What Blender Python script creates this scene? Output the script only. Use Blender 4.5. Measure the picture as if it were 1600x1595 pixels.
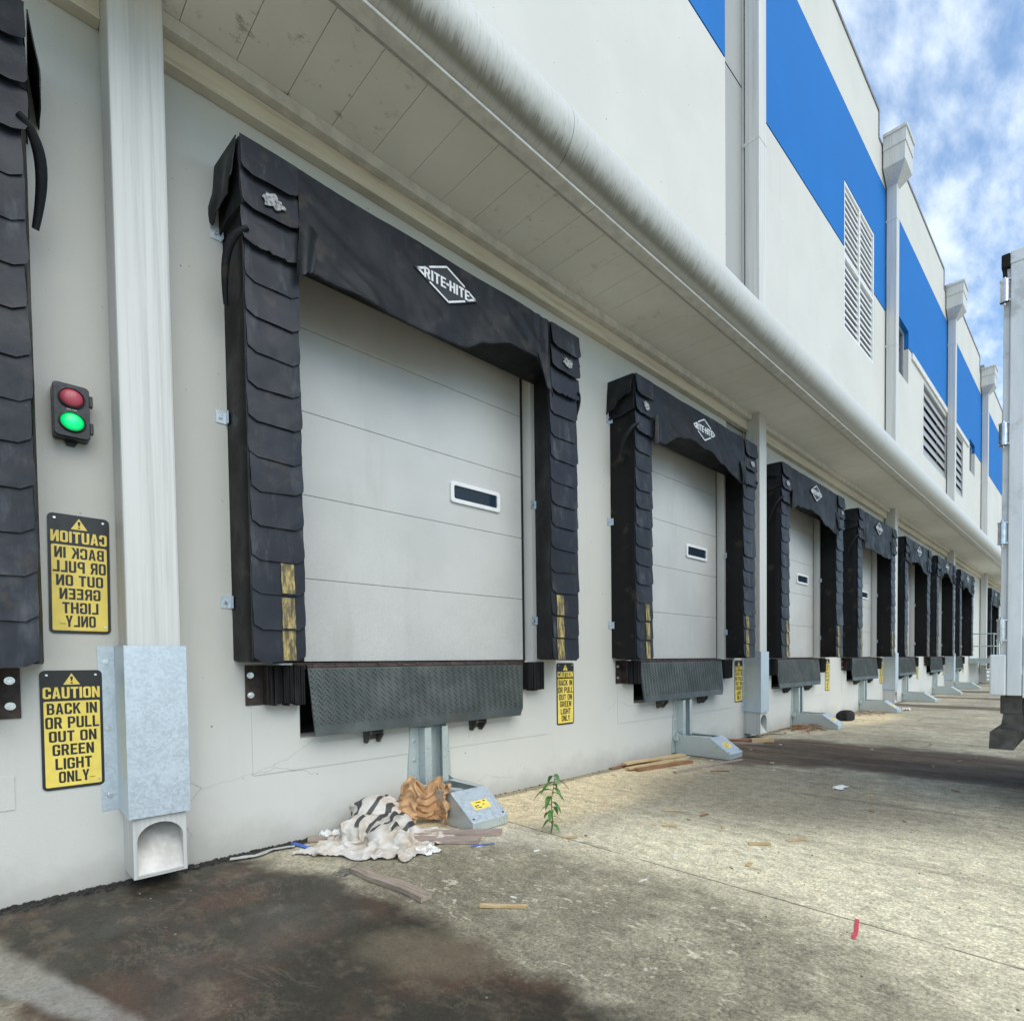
import bpy, bmesh, math, random
from mathutils import Vector, Matrix, noise
from mathutils.geometry import tessellate_polygon
R = math.radians
random.seed(7)
for o in list(bpy.data.objects): bpy.data.objects.remove(o)
S = bpy.context.scene
COL = S.collection

# ------------------------------------------------------------------ camera
cd = bpy.data.cameras.new("camera"); cam = bpy.data.objects.new("camera", cd); COL.objects.link(cam)
fw = Vector((-0.6579126, 0.75260405, -0.02716902)); rt = Vector((0.75300875, 0.65795338, -0.00867019))
up = Vector((-0.01135073, 0.02616274, 0.99959325))
mw = Matrix((rt, up, -fw)).transposed().to_4x4(); mw.translation = Vector((4.394, 0, 1.3))
cam.matrix_world = mw
cd.sensor_fit = 'HORIZONTAL'; cd.sensor_width = 36; cd.lens = 882.85 / 1600 * 36
cd.shift_x = (800 - 950.44) / 1600; cd.shift_y = (1053.63 - 797.5) / 1600
cd.clip_start = 0.05; cd.clip_end = 3000
S.camera = cam

# ------------------------------------------------------------------ light
SUN_EL, SUN_AZ = 47, 97          # azimuth clockwise from +Y; +X is out of the wall
W = bpy.data.worlds.new("World"); S.world = W; W.use_nodes = True
nt = W.node_tree; nt.nodes.clear()
out = nt.nodes.new('ShaderNodeOutputWorld'); bg = nt.nodes.new('ShaderNodeBackground')
sky = nt.nodes.new('ShaderNodeTexSky'); sky.sky_type = 'NISHITA'; sky.sun_disc = False
sky.sun_elevation = R(SUN_EL); sky.sun_rotation = R(SUN_AZ)
sky.air_density = 1.0; sky.dust_density = 0.6; sky.ozone_density = 2.0
tc = nt.nodes.new('ShaderNodeTexCoord'); sp = nt.nodes.new('ShaderNodeSeparateXYZ')
nt.links.new(tc.outputs['Generated'], sp.inputs[0])
def wm(op, a, b=None, c=None):
    n = nt.nodes.new('ShaderNodeMath'); n.operation = op
    for i, v in enumerate((a, b, c)):
        if v is None: continue
        if hasattr(v, 'node'): nt.links.new(v, n.inputs[i])
        else: n.inputs[i].default_value = v
    return n.outputs[0]
zz = wm('ADD', wm('MAXIMUM', sp.outputs[2], 0.0), 0.22)
cb = nt.nodes.new('ShaderNodeCombineXYZ')
nt.links.new(wm('DIVIDE', sp.outputs[0], zz), cb.inputs[0]); nt.links.new(wm('DIVIDE', sp.outputs[1], zz), cb.inputs[1])
mp = nt.nodes.new('ShaderNodeMapping'); mp.inputs['Rotation'].default_value = (0, 0, R(-28)); mp.inputs['Scale'].default_value = (2.6, 1.3, 1)
mp.inputs['Location'].default_value = (1.9, 0.4, 0)
nt.links.new(cb.outputs[0], mp.inputs[0])
nz = nt.nodes.new('ShaderNodeTexNoise'); nz.inputs['Scale'].default_value = 1.7; nz.inputs['Detail'].default_value = 7; nz.inputs['Roughness'].default_value = .55; nz.inputs['Distortion'].default_value = .3
nz2 = nt.nodes.new('ShaderNodeTexNoise'); nz2.inputs['Scale'].default_value = 9.0; nz2.inputs['Detail'].default_value = 5; nz2.inputs['Roughness'].default_value = .55
nt.links.new(mp.outputs[0], nz.inputs['Vector']); nt.links.new(mp.outputs[0], nz2.inputs['Vector'])
cs = wm('ADD', wm('MULTIPLY', nz.outputs[0], .55), wm('MULTIPLY', nz2.outputs[0], .45))
cr = nt.nodes.new('ShaderNodeMapRange'); cr.interpolation_type = 'SMOOTHSTEP'
cr.inputs['From Min'].default_value = .37; cr.inputs['From Max'].default_value = .67
cr.inputs['To Min'].default_value = 0.14; cr.inputs['To Max'].default_value = .90
nt.links.new(cs, cr.inputs['Value'])
tint = nt.nodes.new('ShaderNodeMix'); tint.data_type = 'RGBA'; tint.blend_type = 'MULTIPLY'; tint.inputs[0].default_value = 1
nt.links.new(sky.outputs[0], tint.inputs[6]); tint.inputs[7].default_value = (1.18, 1.68, 1.92, 1)
mx = nt.nodes.new('ShaderNodeMix'); mx.data_type = 'RGBA'
nt.links.new(cr.outputs[0], mx.inputs[0]); nt.links.new(tint.outputs[2], mx.inputs[6]); mx.inputs[7].default_value = (7.9, 8.9, 10.0, 1)
nt.links.new(mx.outputs[2], bg.inputs[0]); bg.inputs[1].default_value = 0.10
nt.links.new(bg.outputs[0], out.inputs[0])

sd = bpy.data.lights.new("sun", 'SUN'); sd.energy = 2.0; sd.angle = R(60); sd.color = (1, .93, .80)
sun = bpy.data.objects.new("sun", sd); COL.objects.link(sun)
dirv = Vector((math.cos(R(SUN_EL)) * math.sin(R(SUN_AZ)), math.cos(R(SUN_EL)) * math.cos(R(SUN_AZ)), math.sin(R(SUN_EL))))
sun.rotation_euler = dirv.to_track_quat('Z', 'Y').to_euler(); sun.location = dirv * 60
S.view_settings.view_transform = 'Standard'; S.view_settings.look = 'None'
S.view_settings.exposure = 0.36; S.view_settings.gamma = 1
S.render.engine = 'CYCLES'
S.cycles.max_bounces = 10; S.cycles.diffuse_bounces = 7

# ------------------------------------------------------------------ node helper
class NT:
    def __init__(s, name):
        s.m = bpy.data.materials.new(name); s.m.use_nodes = True
        s.t = s.m.node_tree; s.b = s.t.nodes['Principled BSDF']; s._o = None
    def n(s, ty, **k):
        nd = s.t.nodes.new(ty)
        for a, v in k.items(): setattr(nd, a, v)
        return nd
    def put(s, v, sock):
        if hasattr(v, 'node'): s.t.links.new(v, sock)
        elif isinstance(v, tuple) and len(v) == 3 and sock.type == 'RGBA': sock.default_value = (*v, 1)
        else: sock.default_value = v
    def math(s, op, a, b=None, c=None, clamp=False):
        nd = s.n('ShaderNodeMath', operation=op, use_clamp=clamp)
        for i, v in enumerate((a, b, c)):
            if v is not None: s.put(v, nd.inputs[i])
        return nd.outputs[0]
    def pos(s, scale=(1, 1, 1), loc=(0, 0, 0), obj=False, rot=(0, 0, 0)):
        if obj: src = s.n('ShaderNodeTexCoord').outputs['Object']
        else:
            if s._o is None: s._o = s.n('ShaderNodeNewGeometry').outputs['Position']
            src = s._o
        if scale == (1, 1, 1) and loc == (0, 0, 0) and rot == (0, 0, 0): return src
        m = s.n('ShaderNodeMapping'); m.inputs['Scale'].default_value = scale; m.inputs['Location'].default_value = loc; m.inputs['Rotation'].default_value = rot
        s.t.links.new(src, m.inputs[0]); return m.outputs[0]
    def noise(s, sc, det=4, ro=.55, vec=None, dist=0):
        nd = s.n('ShaderNodeTexNoise'); nd.inputs['Scale'].default_value = sc; nd.inputs['Detail'].default_value = det
        nd.inputs['Roughness'].default_value = ro; nd.inputs['Distortion'].default_value = dist
        s.t.links.new(vec if vec is not None else s.pos(), nd.inputs['Vector']); return nd.outputs[0]
    def ramp(s, v, a, b, lo=0., hi=1., smooth=True):
        nd = s.n('ShaderNodeMapRange'); nd.interpolation_type = 'SMOOTHSTEP' if smooth else 'LINEAR'
        s.put(v, nd.inputs['Value'])
        for k, x in (('From Min', a), ('From Max', b), ('To Min', lo), ('To Max', hi)): nd.inputs[k].default_value = x
        return nd.outputs[0]
    def mix(s, f, a, b, blend='MIX'):
        nd = s.n('ShaderNodeMix', data_type='RGBA', blend_type=blend)
        s.put(f, nd.inputs[0]); s.put(a, nd.inputs[6]); s.put(b, nd.inputs[7]); return nd.outputs[2]
    def bump(s, h, strength=.3, dist=.01):
        nd = s.n('ShaderNodeBump'); nd.inputs['Strength'].default_value = strength; nd.inputs['Distance'].default_value = dist
        s.put(h, nd.inputs['Height']); s.t.links.new(nd.outputs[0], s.b.inputs['Normal'])
    def set(s, color=None, rough=None, metal=None, spec=None):
        for k, v in (('Base Color', color), ('Roughness', rough), ('Metallic', metal), ('Specular IOR Level', spec)):
            if v is not None: s.put(v, s.b.inputs[k])
        return s.m

def simple(name, c, rough=.5, metal=0, var=.25, sc=8, bump=0, bsc=60, spec=.5):
    n = NT(name); dark = tuple(x * (1 - var) for x in c); lite = tuple(min(1, x * (1 + var * .6)) for x in c)
    f = n.noise(sc, 5, .6); n.set(n.mix(n.ramp(f, .3, .7), dark, lite), n.ramp(n.noise(sc * 2.3, 3), .2, .8, max(.02, rough - .12), min(1, rough + .12)), metal, spec)
    if bump: n.bump(n.noise(bsc, 4, .6), bump, .01)
    return n.m

# --- wall paint
def wall_mat(name, c, streak=.12):
    n = NT(name)
    big = n.noise(.55, 4, .6)
    v = n.noise(1, 5, .65, n.pos((5, 5, .35)))
    fine = n.noise(140, 3, .7)
    col = n.mix(n.ramp(big, .3, .7), tuple(x * .93 for x in c), c)
    col = n.mix(n.math('MULTIPLY', n.ramp(v, .55, .85), streak), col, tuple(x * .55 for x in c))
    col = n.mix(n.math('MULTIPLY', n.ramp(fine, .60, .72), .13), col, tuple(x * .45 for x in c))
    # chips and dark spatter
    sp_ = n.noise(23, 2, .5); sp2 = n.noise(2.2, 3, .5)
    col = n.mix(n.math('MULTIPLY', n.ramp(sp_, .735, .76), n.ramp(sp2, .45, .6)), col, (.16, .15, .14))
    zc = n.n('ShaderNodeSeparateXYZ'); n.t.links.new(n.pos(), zc.inputs[0])
    # splash dirt close to the ground
    low = n.math('MULTIPLY', n.ramp(n.math('ADD', zc.outputs[2], n.math('MULTIPLY', n.noise(3, 5, .7), .5)), .22, .55, 1, 0), .5)
    col = n.mix(low, col, (.33, .31, .27))
    cv = n.n('ShaderNodeTexVoronoi', feature='DISTANCE_TO_EDGE'); cv.inputs['Scale'].default_value = .62
    dv = n.n('ShaderNodeVectorMath', operation='ADD'); nn_ = n.n('ShaderNodeTexNoise'); nn_.inputs['Scale'].default_value = 3; nn_.inputs['Detail'].default_value = 6
    n.t.links.new(n.pos(), nn_.inputs['Vector'])
    vs = n.n('ShaderNodeVectorMath', operation='SCALE'); vs.inputs['Scale'].default_value = .35
    n.t.links.new(nn_.outputs['Color'], vs.inputs[0]); n.t.links.new(n.pos((1, 1, 1.9)), dv.inputs[0]); n.t.links.new(vs.outputs[0], dv.inputs[1])
    n.t.links.new(dv.outputs[0], cv.inputs['Vector'])
    crack = n.math('MULTIPLY', n.ramp(cv.outputs['Distance'], .0006, .0028, 1, 0), n.ramp(zc.outputs[2], .75, .85, 1, 0))
    crack = n.math('MULTIPLY', crack, n.ramp(n.noise(.9, 2), .5, .6))
    col = n.mix(n.math('MULTIPLY', crack, .45), col, (.22, .21, .2))
    n.set(col, .78, 0, .3)
    n.bump(n.math('ADD', n.noise(95, 4, .7), n.math('MULTIPLY', n.noise(9, 3), .6)), .32, .006)
    return n.m

M = {}
M['wall'] = wall_mat('painted_concrete', (.605, .598, .553), .2)
M['blue'] = wall_mat('blue_paint', (.004, .150, .47), .04)
M['strip'] = wall_mat('grey_paint', (.36, .365, .355), .1)
M['groove'] = simple('dark_groove', (.06, .06, .065), .8)
M['soffit'] = None
n = NT('soffit_sheet')
P = n.pos(); s_ = n.n('ShaderNodeSeparateXYZ'); n.t.links.new(P, s_.inputs[0])
bl = n.noise(6, 6, .72); reg = n.noise(.9, 3, .5)
c0 = n.mix(n.ramp(n.noise(2.2, 5), .3, .7), (.76, .75, .69), (.81, .80, .75))
near = n.ramp(s_.outputs[1], 1.2, 7.5, 1, .15)
c0 = n.mix(n.math('MULTIPLY', n.math('MULTIPLY', n.ramp(bl, .57, .70), n.ramp(reg, .38, .62)), n.math('MULTIPLY', near, .75)), c0, (.25, .235, .19))
n.set(c0, .7); n.bump(n.noise(40, 3), .1, .004); M['soffit'] = n.m
M['cream'] = None
n = NT('cream_angle')
st = n.noise(3.5, 5, .6, n.pos((1, .5, 6)))
n.set(n.mix(n.ramp(st, .45, .75), (.66, .61, .50), (.50, .43, .32)), .6); M['cream'] = n.m
M['trim'] = simple('white_trim', (.66, .65, .60), .5, 0, .15, 9)
# bullnose gutter: drip streaks and algae growing round its underside
n = NT('gutter_paint')
P = n.pos(); s_ = n.n('ShaderNodeSeparateXYZ'); n.t.links.new(P, s_.inputs[0])
ang = n.math('ARCTAN2', n.math('SUBTRACT', s_.outputs[2], 5.36), n.math('SUBTRACT', s_.outputs[0], 1.10))
stv = n.n('ShaderNodeCombineXYZ'); n.t.links.new(n.math('MULTIPLY', s_.outputs[1], 62), stv.inputs[0]); n.t.links.new(n.math('MULTIPLY', ang, 1.6), stv.inputs[1])
sk = n.noise(1, 4, .65, stv.outputs[0]); sk2 = n.noise(.22, 4, .6, stv.outputs[0])
edge = n.math('ADD', ang, n.math('ADD', n.math('MULTIPLY', n.math('SUBTRACT', sk, .5), 1.0), n.math('MULTIPLY', n.math('SUBTRACT', sk2, .5), .5)))
nearf = n.ramp(s_.outputs[1], 2.0, 15.0, 1, .15)
alg = n.math('MULTIPLY', n.math('MULTIPLY', n.ramp(edge, -.92, -.42, 1, 0), n.ramp(ang, -1.22, -.98, .2, 1)), nearf)
strk = n.math('MULTIPLY', n.math('MULTIPLY', n.ramp(sk, .45, .72), n.ramp(ang, -.9, .9, .9, .25)), nearf)
c0 = n.mix(n.math('MULTIPLY', strk, .55), (.53, .525, .49), (.235, .23, .19))
c0 = n.mix(n.math('MULTIPLY', alg, .78), c0, (.10, .093, .055))
n.set(c0, .45); M['gutter'] = n.m
# downpipes
n = NT('downpipe_paint')
sv = n.noise(1, 5, .7, n.pos((26, 26, .5))); sv2 = n.noise(1, 4, .6, n.pos((9, 9, .35)))
c0 = n.mix(n.ramp(sv, .4, .75), (.60, .595, .565), (.455, .45, .425))
c0 = n.mix(n.math('MULTIPLY', n.ramp(sv2, .5, .75), .35), c0, (.48, .47, .43))
n.set(c0, .5); n.bump(n.noise(60, 3), .08, .003); M['pipe'] = n.m
M['pipe_in'] = simple('pipe_liner', (.58, .56, .52), .6, 0, .25, 9)
# galvanised steel
def galv(name, c, metal=.75, rough=.42, k=.8):
    n = NT(name); vo = n.n('ShaderNodeTexVoronoi'); vo.inputs['Scale'].default_value = 80
    n.t.links.new(n.pos(), vo.inputs['Vector'])
    sp3 = n.n('ShaderNodeSeparateColor'); n.t.links.new(vo.outputs['Color'], sp3.inputs[0])
    f = n.math('ADD', n.math('MULTIPLY', sp3.outputs[0], .4), n.math('MULTIPLY', n.noise(7, 6, .7), .6))
    c0 = n.mix(n.ramp(f, .25, .75), tuple(x * (1 - .12 * k) for x in c), tuple(min(1, x * (1 + .08 * k)) for x in c))
    c0 = n.mix(n.math('MULTIPLY', n.ramp(n.noise(5, 6, .75), .62, .78), .35 * k), c0, tuple(x * .6 for x in c))
    n.set(c0, n.ramp(f, .2, .8, rough - .1, rough + .15), metal); n.bump(n.noise(30, 3), .05, .004); return n.m
M['galv'] = galv('galvanised_steel', (.56, .63, .68), .5)
M['galv2'] = galv('zinc_plated_steel', (.53, .585, .575), .45, .36, .3)
M['bolt'] = simple('bright_bolt', (.75, .76, .77), .28, .95, .15, 30)
# vinyl
def vinyl(name, c, worn, rough=.48, amt=.5):
    n = NT(name); a = n.noise(1, 5, .65, n.pos((9, 9, 2.2))); b = n.noise(3.2, 5, .6); d = n.noise(34, 4, .7)
    f = n.math('MULTIPLY', n.ramp(a, .48, .72), n.ramp(b, .4, .66))
    c0 = n.mix(n.math('MULTIPLY', f, amt), c, worn)
    c0 = n.mix(n.math('MULTIPLY', n.ramp(n.noise(5.5, 4, .6, n.pos(loc=(3, 1, 2))), .58, .7), .45), c0, (.060, .048, .036))
    c0 = n.mix(n.math('MULTIPLY', n.ramp(d, .68, .76), .25), c0, tuple(x * 1.6 for x in worn))
    n.set(c0, n.ramp(b, .3, .7, rough - .06, rough + .16), 0, .28); n.bump(n.math('ADD', n.noise(16, 4, .6), n.math('MULTIPLY', n.noise(260, 2), .12)), .16, .012); return n.m
M['vinyl'] = vinyl('black_vinyl', (.010, .0115, .0145), (.045, .051, .060))
M['flap'] = vinyl('worn_vinyl_flap', (.017, .020, .027), (.12, .13, .145), .42, .6)
M['side'] = vinyl('black_pad_side', (.004, .0045, .005), (.012, .0135, .015), .5, .4)
M['rubber'] = vinyl('laminated_rubber', (.012, .012, .012), (.06, .058, .055), .75, .6)
n = NT('worn_yellow_stripe')
w1 = n.noise(1, 5, .75, n.pos((40, 40, 7)))
n.set(n.mix(n.ramp(w1, .34, .58), (.47, .36, .12), (.085, .07, .038)), .6); M['ystripe'] = n.m
n = NT('peeled_backing'); n.set(n.mix(n.ramp(n.noise(50, 4, .7), .4, .65), (.40, .40, .40), (.08, .08, .08)), .7); M['peel'] = n.m
M['logo'] = simple('white_print', (.78, .78, .78), .5, 0, .12, 20)
M['logobg'] = simple('black_print', (.016, .017, .02), .5)
# door
n = NT('door_panel_paint')
P = n.pos(); s_ = n.n('ShaderNodeSeparateXYZ'); n.t.links.new(P, s_.inputs[0])
dz = n.ramp(n.math('ADD', s_.outputs[2], n.math('MULTIPLY', n.noise(1.6, 4, .6), 1.1)), 1.7, 3.6, 1, 0)
sp_ = n.noise(120, 3, .75)
c0 = n.mix(n.ramp(n.noise(1.4, 4), .3, .7), (.50, .50, .475), (.56, .56, .535))
c0 = n.mix(n.math('MULTIPLY', n.math('MULTIPLY', n.ramp(sp_, .50, .62), dz), .5), c0, (.33, .32, .285))
c0 = n.mix(n.math('MULTIPLY', n.ramp(n.noise(1, 5, .65, n.pos((4, 4, .6), (0, 2, 0))), .52, .75), .28), c0, (.36, .345, .31))
rs = n.math('MULTIPLY', n.ramp(n.noise(1, 3, .5, n.pos((3, 3, 1.2), (0.6, 0.1, 0))), .69, .78), .22)
c0 = n.mix(rs, c0, (.50, .34, .22))
n.set(c0, .42); n.bump(n.noise(150, 2), .08, .002); M['door'] = n.m
M['black'] = simple('black_gap', (.01, .01, .011), .7)
M['white'] = simple('white_plastic', (.80, .80, .80), .35, 0, .06)
n = NT('dark_glass'); n.set((.02, .035, .055), .05, 0, .9); M['glass'] = n.m
M['rust'] = simple('rusted_dark_steel', (.055, .038, .032), .6, .3, .5, 12, .1)
n = NT('dock_plate_steel')
c0 = n.mix(n.ramp(n.noise(4, 5, .65), .35, .7), (.066, .078, .074), (.115, .125, .12))
c0 = n.mix(n.math('MULTIPLY', n.ramp(n.noise(3.1, 4, .6, n.pos(loc=(5, 0, 0))), .58, .75), .5), c0, (.10, .065, .045))
n.set(c0, .45, .45); n.bump(n.noise(40, 3), .1, .004); M['plate'] = n.m
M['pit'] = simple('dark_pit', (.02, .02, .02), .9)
M['sblack'] = simple('sign_black', (.018, .018, .018), .42, 0, .2)
M['syellow'] = simple('sign_yellow', (.86, .66, .13), .42, 0, .08, 14)
M['plastic'] = simple('black_housing', (.012, .012, .013), .4, 0, .2, 20)
n = NT('red_lens'); n.set((.46, .07, .10), .3); n.bump(n.noise(90, 1), .15, .004); M['red'] = n.m
n = NT('green_lens_lit'); n.set((.0, .35, .08), .25)
g = n.n('ShaderNodeTexGradient', gradient_type='SPHERICAL'); n.t.links.new(n.pos((17, 17, 17), obj=True), g.inputs[0])
n.b.inputs['Emission Color'].default_value = (.0, .85, .20, 1)
n.put(n.ramp(g.outputs[0], 0, 1, .28, 1.7), n.b.inputs['Emission Strength']); M['green'] = n.m
M['alu'] = None
n = NT('trailer_aluminium')
c0 = n.mix(n.ramp(n.noise(1, 5, .7, n.pos((7, 7, 1.1))), .35, .7), (.68, .70, .71), (.80, .81, .815))
c0 = n.mix(n.math('MULTIPLY', n.ramp(n.noise(4, 6, .7), .52, .72), .6), c0, (.38, .37, .35))
n.set(c0, .42, .12); n.bump(n.noise(6, 4), .06, .01); M['alu'] = n.m
M['steel_dark'] = simple('grimy_steel', (.10, .095, .085), .55, .5, .45, 9, .15)
M['chrome'] = simple('stainless_hinge', (.62, .63, .65), .25, .95, .2, 20)
M['tyre'] = simple('tyre_rubber', (.016, .016, .016), .85, 0, .3, 20, .2)
def wood(name, c, c2):
    n = NT(name); g1 = n.noise(3, 6, .7, n.pos((2.0, 30, 30), obj=True)); n.set(n.mix(n.ramp(g1, .35, .68), c, c2), .8); n.bump(g1, .4, .006); return n.m
M['wood_old'] = wood('weathered_wood', (.40, .33, .26), (.20, .15, .12))
M['wood_pink'] = wood('grey_pink_board', (.42, .33, .28), (.25, .19, .17))
M['wood_new'] = wood('raw_yellow_wood', (.62, .47, .26), (.44, .29, .13))
M['wood_brn'] = wood('brown_bark_wood', (.34, .17, .08), (.16, .075, .04))
n = NT('woven_sack')
uvn = n.n('ShaderNodeTexCoord').outputs['UV']; su = n.n('ShaderNodeSeparateXYZ'); n.t.links.new(uvn, su.inputs[0])
wob = n.math('MULTIPLY', n.math('SUBTRACT', n.noise(6, 3, .5, uvn), .5), .05)
st_ = n.math('ABSOLUTE', n.math('SUBTRACT', n.math('FRACT', n.math('ADD', n.math('MULTIPLY', su.outputs[0], 10.0), wob)), .5))
reg = n.math('MULTIPLY', n.ramp(su.outputs[1], .42, .44), n.math('MULTIPLY', n.ramp(su.outputs[0], .68, .70, 1, 0), n.ramp(n.noise(9, 2, .5, uvn), .36, .40)))
c0 = n.mix(n.ramp(n.noise(7, 5, .65), .42, .7), (.58, .55, .51), (.43, .36, .28))
c0 = n.mix(n.math('MULTIPLY', n.ramp(n.noise(4, 4, .6, n.pos(loc=(2, 2, 0))), .55, .7), .55), c0, (.46, .33, .20))
c0 = n.mix(n.math('MULTIPLY', n.ramp(st_, .15, .17, 1, 0), reg), c0, (.05, .05, .05))
n.set(c0, .6); n.bump(n.noise(220, 2), .1, .003); M['sack'] = n.m
M['kraft'] = simple('kraft_paper', (.52, .31, .155), .8, 0, .25, 9, .1)
M['paper'] = simple('white_paper', (.78, .78, .76), .7, 0, .1)
M['bluep'] = simple('blue_plastic', (.03, .12, .55), .4)
M['redp'] = simple('red_tape', (.62, .07, .10), .6, 0, .1, 20)
M['clearp'] = simple('cloudy_plastic', (.50, .50, .48), .3, 0, .3, 12)
M['dirt'] = simple('black_dirt', (.028, .026, .023), .9, 0, .5, 15, .5, 30)
M['pebble'] = simple('grey_debris', (.16, .145, .125), .9, 0, .5, 25)
n = NT('leaf_green'); n.set(n.mix(n.ramp(n.noise(30, 3), .3, .7), (.05, .14, .028), (.10, .22, .05)), .45); M['leaf'] = n.m
M['stem'] = simple('green_stem', (.12, .20, .06), .6)
M['louvre'] = simple('white_louvre', (.74, .74, .72), .4, 0, .08)
M['glouvre'] = simple('grey_louvre', (.36, .365, .365), .45, 0, .1)
M['alframe'] = simple('window_aluminium', (.42, .42, .41), .4, .4, .1)
M['gsteel'] = simple('grey_painted_steel', (.36, .42, .42), .5, 0, .15)
M['cap'] = simple('parapet_flashing', (.22, .22, .22), .5, .2)

# --- concrete yard
n = NT('yard_concrete')
P = n.pos(); s_ = n.n('ShaderNodeSeparateXYZ'); n.t.links.new(P, s_.inputs[0]); X, Y = s_.outputs[0], s_.outputs[1]
def ell(cx, cy, rx, ry, rot=0, wob=.35, soft=.45, sc=1.6):
    a, b = math.cos(R(rot)), math.sin(R(rot))
    dx = n.math('SUBTRACT', X, cx); dy = n.math('SUBTRACT', Y, cy)
    u = n.math('DIVIDE', n.math('ADD', n.math('MULTIPLY', dx, a), n.math('MULTIPLY', dy, b)), rx)
    v = n.math('DIVIDE', n.math('SUBTRACT', n.math('MULTIPLY', dy, a), n.math('MULTIPLY', dx, b)), ry)
    d = n.math('SQRT', n.math('ADD', n.math('MULTIPLY', u, u), n.math('MULTIPLY', v, v)))
    d = n.math('ADD', d, n.math('MULTIPLY', n.math('SUBTRACT', n.noise(sc, 6, .6), .5), wob * 2))
    return n.ramp(d, 1 - soft * .5, 1 + soft * .5, 1, 0)
big = n.noise(.8, 6, .62); med = n.noise(4.5, 5, .65); fine = n.noise(70, 4, .75); grit = n.noise(260, 2, .6)
c0 = n.mix(n.ramp(big, .32, .68), (.33, .305, .25), (.54, .51, .42))
c0 = n.mix(n.math('MULTIPLY', n.ramp(med, .42, .72), .5), c0, (.18, .165, .135))
# pale worn concrete out in the yard
olive = ell(2.4, 2.05, 1.7, .72, 4, .35, .7)
bright = n.math('MAXIMUM', ell(3.6, 3.5, 2.3, 1.15, 20, .35, .9), ell(4.2, 2.2, 1.6, .55, 0, .3, .9))
c0 = n.mix(n.math('MULTIPLY', bright, .9), c0, (.80, .755, .60))
# long scrapes running out from the docks
scr = n.noise(1, 5, .7, n.pos((.9, 17, 1)), .6)
c0 = n.mix(n.math('MULTIPLY', n.ramp(scr, .54, .72), .5), c0, (.58, .555, .47))
scr2 = n.noise(1, 5, .65, n.pos((.35, 6.5, 1), (0, 3, 0)), .9)
c0 = n.mix(n.math('MULTIPLY', n.ramp(scr2, .56, .72), n.ramp(Y, 3.2, 6.0, .2, .62)), c0, (.12, .108, .092))
# sandy apron by the wall
sand = n.math('MULTIPLY', n.math('MAXIMUM', ell(.45, 4.0, .75, 1.9, 0, .3, .7), ell(.4, 12.5, .8, 1.6, 0, .3, .7)), .85)
c0 = n.mix(sand, c0, (.80, .69, .49))
c0 = n.mix(n.math('MULTIPLY', ell(1.15, 2.62, .45, .22, 0, .3, .8), .6), c0, (.64, .62, .56))
# grey worn bays beyond the sand
c0 = n.mix(n.math('MULTIPLY', olive, n.ramp(n.noise(3, 5, .65), .3, .6, .55, .9)), c0, (.215, .20, .155))
c0 = n.mix(n.math('MULTIPLY', ell(1.95, 5.1, 1.3, 1.1, 0, .35, .9), .72), c0, (.215, .20, .165))
# small curved pale scratches
dd = n.noise(1, 2, .5, n.pos((9, 24, 1), rot=(0, 0, R(24))), 1.4)
c0 = n.mix(n.math('MULTIPLY', n.ramp(dd, .60, .67), n.math('MULTIPLY', ell(2.6, 2.3, 2.0, .85, 10, .3, .8), n.ramp(n.noise(2.6, 3, .6, n.pos(loc=(6, 0, 0))), .38, .6, .1, .7))), c0, (.68, .65, .55))
# stains washed out of the downpipes
st1 = n.math('MAXIMUM', ell(1.25, .78, 1.8, .70, 10, .34, .26, 2.8), ell(3.2, .88, 1.9, .68, 0, .34, .28, 2.8))
st2 = n.math('MAXIMUM', ell(1.1, 7.5, 1.5, 1.2, 25, .35, .4), ell(3.0, 7.75, 3.4, 1.05, 2, .35, .4))
st3 = n.math('MAXIMUM', ell(1.8, 16.6, 3.5, .5, 0, .3, .5), n.math('MAXIMUM', ell(2.2, 24.2, 4.0, .7, 0, .3, .5), ell(1.8, 20.4, 3.0, .35, 0, .3, .6)))
sc1 = n.mix(n.ramp(n.noise(1.5, 5, .6, n.pos(loc=(4, 2, 0))), .45, .62), (.019, .016, .0115), (.070, .036, .025))
sc1 = n.mix(n.math('MULTIPLY', n.ramp(n.noise(1.1, 5, .6, n.pos(loc=(8, 3, 0))), .55, .72), .85), sc1, (.012, .012, .0115))
sc1 = n.mix(n.math('MULTIPLY', n.ramp(n.noise(3.4, 6, .72, n.pos((1, 1.8, 1), (1, 5, 0))), .50, .66), .6), sc1, (.135, .108, .078))
vein = n.noise(2.2, 7, .7, n.pos((1, 1.6, 1), (7, 1, 0)), 1.2)
sc1 = n.mix(n.math('MULTIPLY', n.ramp(n.math('ABSOLUTE', n.math('SUBTRACT', vein, .5)), .0, .022, 1, 0), n.math('MULTIPLY', n.ramp(n.noise(1.3, 3, .6, n.pos(loc=(2, 9, 0))), .48, .6), .32)), sc1, (.20, .175, .14))
sc1 = n.mix(n.math('MULTIPLY', n.ramp(n.noise(60, 4, .75), .5, .66), .5), sc1, n.mix(.5, sc1, (.012, .011, .010)))
sc2 = n.mix(n.ramp(n.noise(1.3, 5, .6, n.pos((.5, 2, 1), (2, 7, 0))), .4, .65), (.040, .025, .018), (.105, .062, .045))
c0 = n.mix(n.math('MULTIPLY', st2, n.ramp(n.noise(1, 5, .7, n.pos((.6, 7, 1))), .3, .65, .99, .80)), c0, sc2); c0 = n.mix(n.math('MULTIPLY', st3, .8), c0, sc2)
c0 = n.mix(n.math('MULTIPLY', st1, .96), c0, sc1)
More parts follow.
